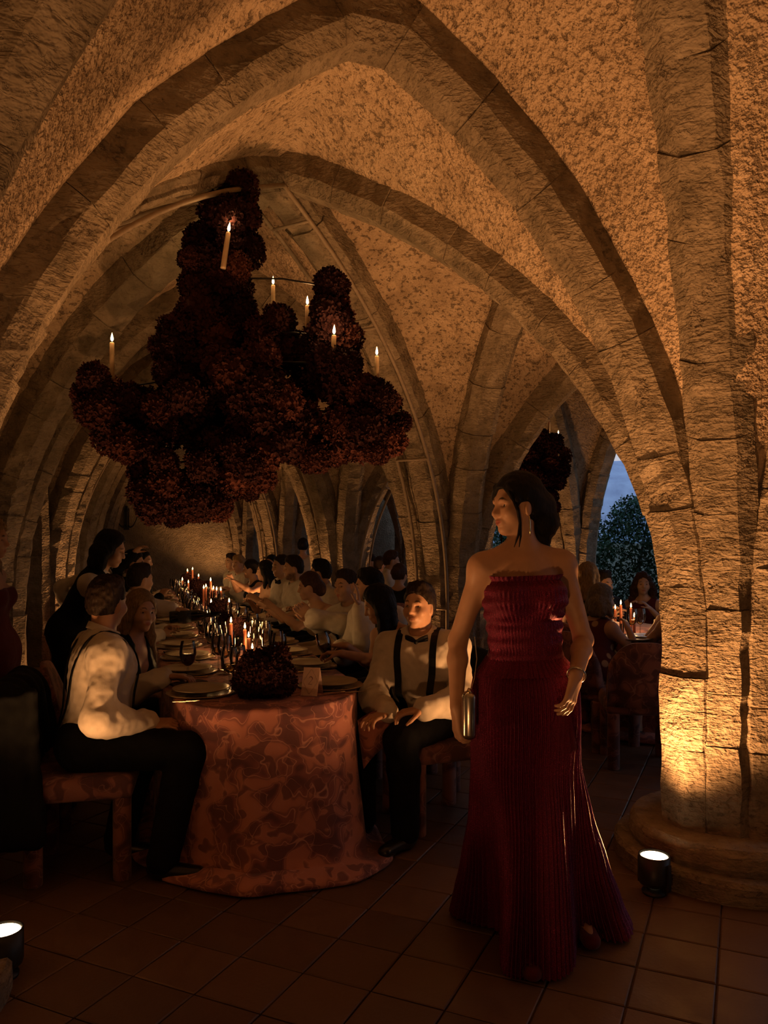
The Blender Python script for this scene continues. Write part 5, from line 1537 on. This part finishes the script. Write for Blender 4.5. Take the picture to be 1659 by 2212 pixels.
# ================================================================== THE WOMAN IN RED, WALKING PAST
def mk_sequin():
    t = NT('red_pleated_lurex'); co = t.coords()
    sp = t.noise(co, 320, 2, .6); big = t.noise(co, 6, 3)
    c = t.mix(t.ramp(sp, [(.5, (0, 0, 0)), (.72, (1, 1, 1))]), (.12, .006, .034), (.40, .026, .105))
    c = t.mix(t.ramp(big, [(.4, (0, 0, 0)), (.65, (.4, .4, .4))]), c, (.07, .004, .018))
    t.base(c); t.p(Metallic=.55, Roughness=t.ramp(sp, [(.4, (.55,) * 3), (.75, (.28,) * 3)]))
    t.bump(sp, .8, .003); return t.m
M['sequin'] = mk_sequin()
M['silver'] = NT('silver_clutch').base((.55, .52, .46)).p(Metallic=1.0, Roughness=.25).m
M['gold'] = NT('pale_gold').base((.75, .6, .35)).p(Metallic=1.0, Roughness=.25).m
def red_woman():
    WY = 2.95
    H = hd(1117, 1094, WY); pel = at(1137, 1490, WY)
    p = Person('person', 'woman walking in long pleated red dress, head turned left', (pel[0], pel[1], .965), H, 252, 254, 181, 2, 2, True, 1.03, .0046, 'skin',
        rh=at(986, 1528, 2.88), lh=at(1244, 1462, 2.74), rel=uvdir(-.35, 1, 0), lel=uvdir(.5, 1, 0), sit=False,
        knees={1: at(1172, 1745, 2.99), -1: at(1142, 1745, 2.88)}, feet={1: (*at(1250, 1980, 3.05)[:2], .10), -1: (*at(1128, 2000, 2.84)[:2], .10)},
        hand=((uvdir(-.30, -.25, -.92), uvdir(-.75, .6, -.1), .42), (uvdir(.02, -.1, -1), uvdir(1, .25), .55)))
    p.body(brow=1.0, lip=.9)
    f, l, u = p.CF
    # smocked bodice
    F = p.field(); p.torso(F, .010, top=False); F.cut(p.P + u * p.T * .80, u + f * .02); F.cut(p.P + u * p.T * .13, -u)
    V, Q = F.mesh(); V = relax(V, Q, 1, .4); N = normals(V, Q); q = (V - p.P) @ p.CF.T
    an = np.arctan2(q[:, 1], q[:, 0])
    V = V + N * (.0035 * np.sin(an * 64) * (.6 + .4 * np.sin(q[:, 2] * 150)) + .0028 * np.sin(q[:, 2] * 2 * np.pi / .05) + .003)[:, None]
    bod = link('bodice', np_mesh('bodice', V - p.o, Q, M['sequin'], True), p.root)
    # ruffles at the neckline and the waist
    def ruffle(name, tt, drop, flare, up_):
        Vr = []; Fr = []; n = 220; c = p.P + u * p.T * tt
        for i in range(n):
            a = 2 * math.pi * i / n; d = f * math.cos(a) + l * math.sin(a); s0 = F.hit(c + d * .32, -d, .4)
            w = .006 * math.sin(a * 46) + .002 * math.sin(a * 17 + 1)
            for k in range(4):
                Vr.append(s0 + d * (.004 + flare * k / 3 + w * (.3 + k / 3)) + u * (up_ * drop * k / 3) - p.o)
        for i in range(n):
            j = (i + 1) % n
            for k in range(3): Fr.append((i * 4 + k, j * 4 + k, j * 4 + k + 1, i * 4 + k + 1))
        link(name, new_mesh(name, Vr, Fr, M['sequin'], True), bod)
    ruffle('neck_ruffle', .79, .018, .006, 1); ruffle('waist_ruffle', .205, .055, .042, -1)
    # pleated skirt: rings in the camera frame (X, Y), z
    def ring(cx, cy, pts, z):
        """pts: outline distances (dX, dY) for 12 directions, smoothly joined"""
        P = np.array(pts); n = 960; t = np.arange(n) / n * len(P); i = np.floor(t).astype(int); w = t - i
        g = lambda k: P[(i + k) % len(P)]
        w = w[:, None]; C = .5 * ((2 * g(0)) + (-g(-1) + g(1)) * w + (2 * g(-1) - 5 * g(0) + 4 * g(1) - g(2)) * w ** 2 + (-g(-1) + 3 * g(0) - 3 * g(1) + g(2)) * w ** 3)
        return np.stack([cx + C[:, 0], cy + C[:, 1], np.full(n, z)], -1)
    def el(rx, ry): return [(rx * math.cos(a), ry * math.sin(a)) for a in np.arange(12) * math.pi / 6]
    cx = (1136 - W0 / 2) * WY / FPX
    R = [ring(cx - .005, 2.955, el(.118, .088), 1.10), ring(cx - .005, 2.955, el(.152, .124), 1.055), ring(cx - .005, 2.955, el(.186, .152), 1.00), ring(cx - .002, 2.955, el(.200, .166), .94), ring(cx, 2.95, el(.200, .168), .84)]
    # 12 directions: right, right-back, back-right, back, back-left, left-back, left, left-front, front-left, front, front-right, right-front
    def px12(L_, z): return ring(0, 0, [((px - W0 / 2) * Y / FPX, Y) for px, Y in L_], z)
    R += [px12([(1252, 2.95), (1245, 3.05), (1205, 3.13), (1140, 3.15), (1075, 3.12), (1035, 3.04), (1026, 2.95), (1045, 2.84), (1090, 2.77), (1150, 2.75), (1205, 2.79), (1238, 2.86)], .66),
          px12([(1272, 2.97), (1262, 3.08), (1210, 3.18), (1140, 3.2), (1075, 3.17), (1035, 3.07), (1024, 2.98), (1050, 2.88), (1095, 2.74), (1155, 2.70), (1210, 2.78), (1240, 2.88)], .46),
          px12([(1298, 2.98), (1285, 3.12), (1220, 3.22), (1140, 3.26), (1065, 3.22), (1022, 3.12), (1012, 3.03), (1060, 2.95), (1092, 2.72), (1155, 2.67), (1216, 2.76), (1240, 2.90)], .26),
          px12([(1325, 2.97), (1305, 3.16), (1230, 3.26), (1140, 3.30), (1060, 3.28), (1012, 3.2), (1000, 3.1), (1065, 3.0), (1084, 2.72), (1155, 2.66), (1220, 2.74), (1242, 2.92)], .10),
          px12([(1347, 2.94), (1320, 3.18), (1235, 3.28), (1140, 3.33), (1055, 3.3), (1005, 3.22), (993, 3.14), (1065, 3.02), (1080, 2.72), (1155, 2.66), (1222, 2.73), (1245, 2.94)], .012)]
    R = np.array(R); zs = R[:, 0, 2]; m = 34
    zz = np.linspace(zs[0], zs[-1], m); n = R.shape[1]
    out = np.zeros((m, n, 3))
    for k in range(3): 
        # smooth interpolation between rings
        src = R[:, :, k]; idx = np.interp(-zz, -zs, np.arange(len(zs))); i = np.clip(np.floor(idx).astype(int), 0, len(zs) - 2); w = (idx - i)[:, None]; w = w * w * (3 - 2 * w) * .35 + w * .65
        out[:, :, k] = src[i] * (1 - w) + src[i + 1] * w
    out[:, :, 2] = zz[:, None]
    d = np.roll(out, -3, 1) - np.roll(out, 3, 1); nn = np.stack([d[:, :, 1], -d[:, :, 0], 0 * d[:, :, 0]], -1); nn /= np.linalg.norm(nn, axis=2)[:, :, None] + 1e-9
    ph = np.arange(n) / n * 2 * np.pi; tri = 2 * np.abs(((ph * 92 / (2 * np.pi)) % 1) - .5) * 2 - 1
    amp = np.interp(zz, [.012, .5, 1.0, 1.07], [.012, .0075, .0035, .002])[:, None]
    fold = vnoise(np.stack([np.broadcast_to(np.cos(ph) * 3.2, (m, n)), np.broadcast_to(np.sin(ph) * 3.2, (m, n)), np.broadcast_to(zz[:, None] * .8, (m, n))], -1)) * np.interp(zz, [0, .6, 1.07], [.035, .016, 0])[:, None]
    out += nn * (tri[None] * amp + fold)[:, :, None]
    out[:, :, 2] = np.maximum(out[:, :, 2], .008)
    X, Y = out[:, :, 0].copy(), out[:, :, 1].copy(); out[:, :, 0] = CY * X + SY * Y - p.o[0]; out[:, :, 1] = -SY * X + CY * Y - p.o[1]
    I = np.arange(m * n).reshape(m, n); Q = np.stack([I[:-1], np.roll(I[:-1], -1, 1), np.roll(I[1:], -1, 1), I[1:]], -1).reshape(-1, 4)
    sk = link('pleated_skirt', np_mesh('pleated_skirt', out.reshape(-1, 3), Q, M['sequin'], True), p.root)
    # gathered bunch of skirt lifted by the left hand
    g0 = np.array(at(1212, 1535, 2.76)); Vg = []; Fg = []
    for i in range(61):
        a = -1 + 2 * i / 60
        for k in range(6):
            t = k / 5; q = np.array(at(1216 + a * (8 + 26 * t ** .7), 1522 + 110 * t - 14 * abs(a) * t, 2.75 + (.010 * (i % 2) + .012 * math.sin(i * .55)) * (.3 + t) + .03 * a * a * t + .035 * t)); Vg.append(q - p.o)
    for i in range(60):
        for k in range(5): Fg.append((i * 6 + k, (i + 1) * 6 + k, (i + 1) * 6 + k + 1, i * 6 + k + 1))
    link('gathered_fold', new_mesh('gathered_fold', Vg, Fg, M['sequin'], True), sk)
    # hair: smooth updo with a low knot and loose strands
    hf, hl, hu = p.HF; z = .875 * .97 * 1.03; q8 = .92
    pp = lambda a, b, c: p.H + (hf * a + hl * b + hu * c) * z
    G = Field(p.H - .30, p.H + .24, .005)
    G.ell(pp(-.016, 0, .040), p.HF, (.103, .083, .100), 0); G.ell(pp(-.050, 0, .0), p.HF, (.072, .072, .067), .02)
    G.ell(pp(.102, 0, -.045), p.HF, (.081, .077, .110), .014, True)
    for sd in (1, -1): G.ell(pp(.014, sd * .094, -.045), p.HF, (.040, .034, .056), .008, True)
    G.cut(pp(-.05, 0, -.066), -hu + hf * .15)
    G.cone(pp(-.095, 0, .0), pp(-.125, 0, -.07), .055, .060, .03); G.cone(pp(-.125, 0, -.07), pp(-.115, -.005, -.150), .055, .036, .02); G.cone(pp(-.10, 0, .03), pp(-.14, 0, .01), .04, .04, .03)
    for sd in (1, -1): G.cone(pp(.062, sd * .055, .085), pp(.050, sd * .085, .02), .014, .010, .02)
    V, Q = G.mesh(); V = relax(V, Q, 1, .4); N = normals(V, Q); q = (V - p.H) @ p.HF.T
    V = V + N * (.0022 * vnoise(np.stack([q[:, 0] * 22 + q[:, 2] * 9, q[:, 1] * 60, q[:, 2] * 60 - q[:, 0] * 26], -1)))[:, None]
    hair = link('hair', np_mesh('hair', V - p.o, Q, M['hair_k'], True), p.root)
    for sd, off in ((1, 0.0), (1, .012), (-1, 0)):
        P = [pp(.070, sd * .052, .085), pp(.068, sd * .078, .04), pp(.050, sd * .088, -.02), pp(.040, sd * .084, -.075), pp(.038 + off, sd * .080, -.13), pp(.045 + off * 2, sd * .075, -.175)]
        MB().tube([x - p.o for x in P], [.007, .0075, .007, .0055, .004, .0015], 7).build('loose_strand', M['hair_k'], hair, True)
    for sd in (1, -1):
        e = pp(-.006, sd * .084, -.045); MB().tube([e - p.o, e - hu * .02 - p.o, e - hu * .055 - p.o, e - hu * .075 - p.o], [.002, .004, .0035, .001], 6).build('drop_earring', M['gold'], p.root, True)
    w = p.W[1]; d = unit(p.W[1] - p.E[1]); b = unit(np.cross(d, [0, 0, 1])); c2 = np.cross(d, b)
    MB().tube([w - d * .012 + (b * math.cos(t) + c2 * math.sin(t)) * .031 - p.o for t in np.linspace(0, 2 * math.pi, 25)], .003, 6, False).build('bracelet', M['silver'], p.root, True)
    # shoes peeping out under the hem
    for sd in (1, -1):
        a = p.A[sd]; G = Field(a - .26, a + .26, .006); p.foot(G, sd, .005); G.cut(vec(0, 0, .06), vec(0, 0, 1)); p.part('shoe', G, 'maroon')
    # the silver clutch in her right hand
    c = np.array(at(1013, 1545, 2.80))
    r = empty('clutch_bag', c, -YAW, 'small silver clutch bag in the red-dressed woman\'s hand', 'bag')
    me = MB(); me.add(*rbox((0, 0, 0), (.05, .06, .17), .02, 3)); me.build('body', M['silver'], r, True)
    MB().tube([(0, -.02, .083), (0, 0, .092), (0, .02, .083)], .006, 8).build('clasp', M['gold'], r, True)
    MB().tube([(.005, 0, .085), (.02, .005, .13), (.028, .0, .2), (.02, 0, .28)], .0018, 5).build('chain', M['gold'], r)
    return p
PEOPLE['red'] = red_woman()

# ================================================================== WAITER POURING WINE
H = hd(238, 1187, 5.0); pel = at(150, 1370, 5.0)
p = Person('person', 'waiter in black vest and white sleeves leaning in to pour wine, dark ponytail', (pel[0], pel[1], .93), H, 350, 352, 345, 16, 0, True, 1.0, .0075, 'skin',
    rh=at(398, 1322, 4.92), lh=at(165, 1345, 5.3), rel=uvdir(.1, -.2, -1), lel=uvdir(-1, .2, .1), sit=False, group='staff',
    hand=(None, (uvdir(1, 0, -.1), (0, 0, -1), .9)))
p.body(); p.shirt('white', .018); p.hair('long', 'hair_k', .13, 1.)
F = p.field(); p.torso(F, .026); f, l, u = p.CF
F.ell(p.N + u * .07, p.CF, (.10, .08, .09), .01, True); F.cone(p.N + f * .13, p.P + u * p.T * .5 + f * .15, .05, .01, .01, True)
for sd in (1, -1): F.ell(p.S[sd] + l * sd * .075, p.CF, (.11, .075, .11), .01, True)
F.cut(p.P - vec(0, 0, .02), -vec(0, 0, 1)); p.part('vest', F, 'black', .004); p.trousers('black')
MB().tube([p.H + p.HF[0] * .095 + p.HF[1] * s_ - p.o for s_ in np.linspace(-.06, .06, 7)], .0025, 6).build('glasses_bar', M['silver'], p.root)
PEOPLE['waiter'] = p
b0 = np.array(at(366, 1334, 4.86)); b1 = np.array(at(452, 1328, 4.92)); d = unit(b1 - b0)
bt = empty('wine_bottle', b0, 0, 'dark wine bottle held level by the pouring waiter', 'bottle')
bt.rotation_euler = Vector(d).to_track_quat('Z', 'Y').to_euler()
MB().lathe([(.0, 0), (.034, .0), (.037, .006), (.037, .17), (.030, .20), (.015, .225), (.0135, .285), (.0155, .288), (.0155, .30), (.011, .30)], 20, cap=False).build('glass_body', M['bottle'], bt, True)
MB().lathe([(.0375, .05), (.0376, .05), (.0376, .13), (.0375, .13)], 20, cap=False).build('label', plain('bottle_label', (.03, .035, .03), .8), bt, True)
MB().lathe([(.0162, .25), (.0162, .302), (.0, .303)], 16, cap=False).build('foil', M['black'], bt, True)

# ================================================================== LEFT EDGE WOMAN
H = hd(-20, 1166, 4.3)
p = Person('person', 'woman with long wavy blonde hair standing at the left edge of the picture', (H[0] - .02, H[1] + .02, .90), H, 345, 345, 345, 4, 0, True, .98, .0085, 'skin', rh=at(-30, 1378, 4.2), lh=(H[0] + .02, H[1] + .24, .80), sit=False)
p.body(); p.dress('maroon', .78); p.hair('curly', 'hair_g', .46, 6.)

# ================================================================== GUESTS FURTHER OFF
AG = 'guests in the right aisle'
H = hd(655, 1180, 11.2)
p = Person('person', 'woman with dark bun and pale dress standing by the third right pier, seen from behind', (H[0], H[1], .88), H, 70, 70, 70, 0, 0, True, .95, .011, 'skin3', sit=False)
p.body(); p.dress('cream', .9, strap=1); p.hair('bun', 'hair_k', seed=9.)
row(846, 1212, 9.4, 'brown-haired man in white shirt in profile beyond the second pier', ('shirt', 'white'), 'hair_r', 'short', yaw=-20, hyaw=-12, res=.0095, off=.1, group=AG)
row(864, 1242, 8.6, 'woman in black top seated in front of the profile man beyond the pier', ('top', 'satin'), 'hair_r', 'bun', True, 60, 40, res=.0095, off=.1, group=AG)
row(822, 1222, 10.5, 'brown-haired guest partly behind the profile man beyond the pier', ('shirt', 'cream'), 'hair_b', 'crop', yaw=40, hyaw=20, res=.0105, off=.1, group=AG)
row(802, 1215, 11.6, 'man in dark suit leftmost of the group beyond the pier', ('suit', 'navy'), 'hair_b', 'crop', yaw=-20, hyaw=-10, res=.0105, off=.1, group=AG)

# aisle table with its guests
AO = np.array([4.10, 4.80]); ARZ = R_(-10)
cloth_table('aisle_table', AO, ARZ, .40, 1.55, ('round-ended dining table under cloth in the right aisle', 'dark leaf-print cloth draped over the right aisle table'), 4)
p = row(1300, 1296, 5.95, 'woman with ash-blonde bob in dark red floral top, right aisle table', ('top', 'floral'), 'hair_s', 'bob', True, 15, -12, 4, 'skin3', .008, .14, group=AG, length=.12)
row(1272, 1246, 6.55, 'woman with straight light-blonde hair seen from behind, right aisle table', ('top', 'satin'), 'hair_g', 'long', True, 20, 20, 0, 'skin3', .0085, .10, group=AG, length=.2)
row(1303, 1262, 7.35, 'dark curly-haired guest behind the ash-blonde woman', ('shirt', 'navy'), 'hair_b', 'short', yaw=265, hyaw=280, res=.0095, off=.10, group=AG)
row(1389, 1262, 8.0, 'dark curly long-haired woman in dark red dress facing us, right aisle', ('top', 'maroon'), 'hair_r', 'curly', True, 215, 238, 0, 'skin3', .0085, .08, group=AG, length=.24)
pb = row(1478, 1292, 5.75, 'bare-armed guest with black arm band mostly hidden behind the big pier', ('dress', 'satin'), 'hair_b', 'bun', True, 60, 60, 4, 'skin3', .0095, .05, group=AG)
CGp = 'upholstered chairs in the right aisle'
for px, Y, yw, lab in ((1378, 5.35, 62, 'leaf-print chair with a black bag on its back, right aisle'), (1290, 5.85, 10, 'leaf-print chair under the ash-blonde woman'), (1262, 6.55, 12, 'leaf-print chair under the light-blonde woman'), (1300, 7.55, 262, 'leaf-print chair behind the aisle table'), (1392, 8.1, 212, 'leaf-print chair under the woman in dark red'),
        (846, 9.45, -20, 'leaf-print chair under the profile man beyond the pier'), (864, 8.65, 60, 'leaf-print chair under the woman in black beyond the pier'), (822, 10.55, 40, 'leaf-print chair under the guest behind the profile man'), (802, 11.65, -20, 'leaf-print chair under the suited man beyond the pier')):
    u_, v_ = uv((px - W0 / 2) * Y / FPX, Y); chair(u_, v_, yw, lab, CGp)
AC = 'candles on the aisle table'
def ontab(px, Y): u_, v_ = uv((px - W0 / 2) * Y / FPX, Y); return (u_, v_, TT)
candle(ontab(1341, 6.45), .215, .012, 'tall terracotta candle at the left of the aisle table', AC, 'wax_red', power=1.6)
candle(ontab(1363, 6.7), .17, .012, 'middle candle on the aisle table behind the wine glasses', AC, 'wax_red', power=1.2)
candle(ontab(1370, 6.35), .12, .012, 'short candle on the aisle table behind the wine glasses', AC, 'wax_red', power=1.0)
candle(ontab(1329, 6.9), .14, .012, 'candle beside the ash-blonde woman\'s face', AC, 'wax_red', power=.8)
for px, Y, kd, wn, lab in ((1365, 6.1, 'wine_glass', 'white', 'wine glass with pale wine on the aisle table, left one'), (1383, 6.15, 'wine_glass', None, 'empty wine glass on the aisle table, right one'), (1350, 6.15, 'water_tumbler', None, 'low tumbler on the aisle table'), (1338, 6.2, 'water_tumbler', None, 'tumbler near the candle on the aisle table')):
    glassware(kd, ontab(px, Y), lab, 'glasses on the aisle table', wn)
for px, Y, lab in ((1368, 5.85, 'dinner plate at the near end of the aisle table'), (1395, 6.0, 'dinner plate at the right of the aisle table')):
    o = link('dinner_plate', PL, None, ontab(px, Y)); tag(o, lab, 'plate', 'plates on the aisle table')
# black bag hanging on the aisle chair
c = at(1372, 1468, 5.15)
bg = empty('handbag', (c[0], c[1], c[2] - .09), R_(62), 'black handbag with shiny fittings hanging on the aisle chair', 'bag')
MB().add(*rbox((0, 0, .09), (.07, .19, .18), .025, 3)).build('body', M['satin'], bg, True)
MB().tube([(0, -.07, .17), (.01, -.05, .26), (.02, 0, .31), (.01, .05, .26), (0, .07, .17)], .006, 6).build('strap', M['satin'], bg, True)
for y in (-.05, .0, .05): MB().lathe([(.004, -.004), (.008, 0), (.004, .004)], 8, c=(-.036, y, .14)).build('stud', M['silver'], bg)

# ================================================================== HELD GLASSES, JACKETS, NAPKIN
g = PEOPLE['L1'].grip[1]
q_ = at(406, 1400, 4.02)
glassware('wine_glass', (q_[0], q_[1], TT + .012), 'glass of red wine in the near left man\'s hand', None, 'red', (.0, .0, 0))
g = PEOPLE['R2'].grip[-1]
glassware('wine_glass', (g[0] - .02, g[1], max(TT + .003, g[2] - .12)), 'glass of red wine held by the woman with the black arm band', None, 'red', (.0, -.3, 0))
def draped_jacket(x, y, yaw, label, seed, low=.30, side=-1):
    """suit jacket hung over a chair back"""
    rt = empty('suit_jacket', (x, y, 0), 0, label, 'jacket', 'dark suit jackets hung on chairs'); o = vec(x, y, 0)
    fr = frame(R_(yaw)); f, l, u = fr; w = lambda a, b, c: vec(x, y, c) + f * a + l * b
    F = Field(w(-.33, 0, low) - .42, w(-.33, 0, .95) + .42, .011)
    F.cone(w(-.30, -.20, .84), w(-.30, .20, .84), .055, None, .03)
    for b in np.linspace(-.21, .21, 5):
        F.cone(w(-.325, b, .84), w(-.37, b * 1.12, low + .05), .040, .045, .06); F.cone(w(-.255, b, .84), w(-.215, b, .62), .030, .026, .05)
    for sd in (1, -1): F.cone(w(-.33, sd * .23, .82), w(-.38, sd * .27, low + .12), .055, .045, .03)
    for a_ in (-.34, -.26, -.18): F.cone(w(a_, side * .275, .83 + (a_ + .26) * .3), w(a_ + .02, side * .30, low + .02), .032, .040, .05)
    for b in np.linspace(-.2, .2, 5): F.cone(w(-.235, b, .80), w(-.20, b, .53), .032, .030, .05)
    V, Q = F.mesh(); V = relax(V, Q, 1, .4); N = normals(V, Q)
    V = V + N * (.014 * vnoise(V * np.array([9, 9, 3.5]) + seed) + .006 * vnoise(V * 22 + seed))[:, None]
    link('cloth_body', np_mesh('cloth_body', V - o, Q, M['black'], True), rt)
    for k in range(3): MB().lathe([(.002, -.003), (.009, 0), (.002, .003)], 8, c=w(-.20, .06, .8 - .06 * k) - o).build('button', M['satin'], rt)
pL = PEOPLE['L1']; draped_jacket(pL.P[0] - .03, pL.P[1], -8, 'black suit jacket hung over the near left man\'s chair', 1., .22)
pR = PEOPLE['R1']; draped_jacket(pR.P[0] + .03, pR.P[1], 182, 'black suit jacket hung over the near right man\'s chair', 5., .30, 1)
# leaf-print napkin over the near right man's lap
V = []; F = []
for i in range(15):
    for j in range(10):
        a, t = i / 14, j / 9
        px = 772 + 118 * a + 14 * t * (1 - a); py = 1556 - 26 * math.sin(math.pi * min(1, a * 1.15)) + 10 * a + t * (105 - 62 * a)
        Y = 3.86 + .05 * a - .05 * math.sin(math.pi * a) * (1 - t) - .035 * t + .012 * math.sin(a * 9 + t * 4)
        V.append(at(px, py, Y))
V = np.array(V); c0 = V.mean(0); c0[2] = V[:, 2].min()
for i in range(14):
    for j in range(9): F.append((i * 10 + j, (i + 1) * 10 + j, (i + 1) * 10 + j + 1, i * 10 + j + 1))
nk = link('lap_napkin', new_mesh('lap_napkin', V - c0, F, M['cloth'], True), None, c0); tag(nk, 'leaf-print napkin spread over the near right man\'s lap', 'napkin')
md = nk.modifiers.new('thick', 'SOLIDIFY'); md.thickness = .004
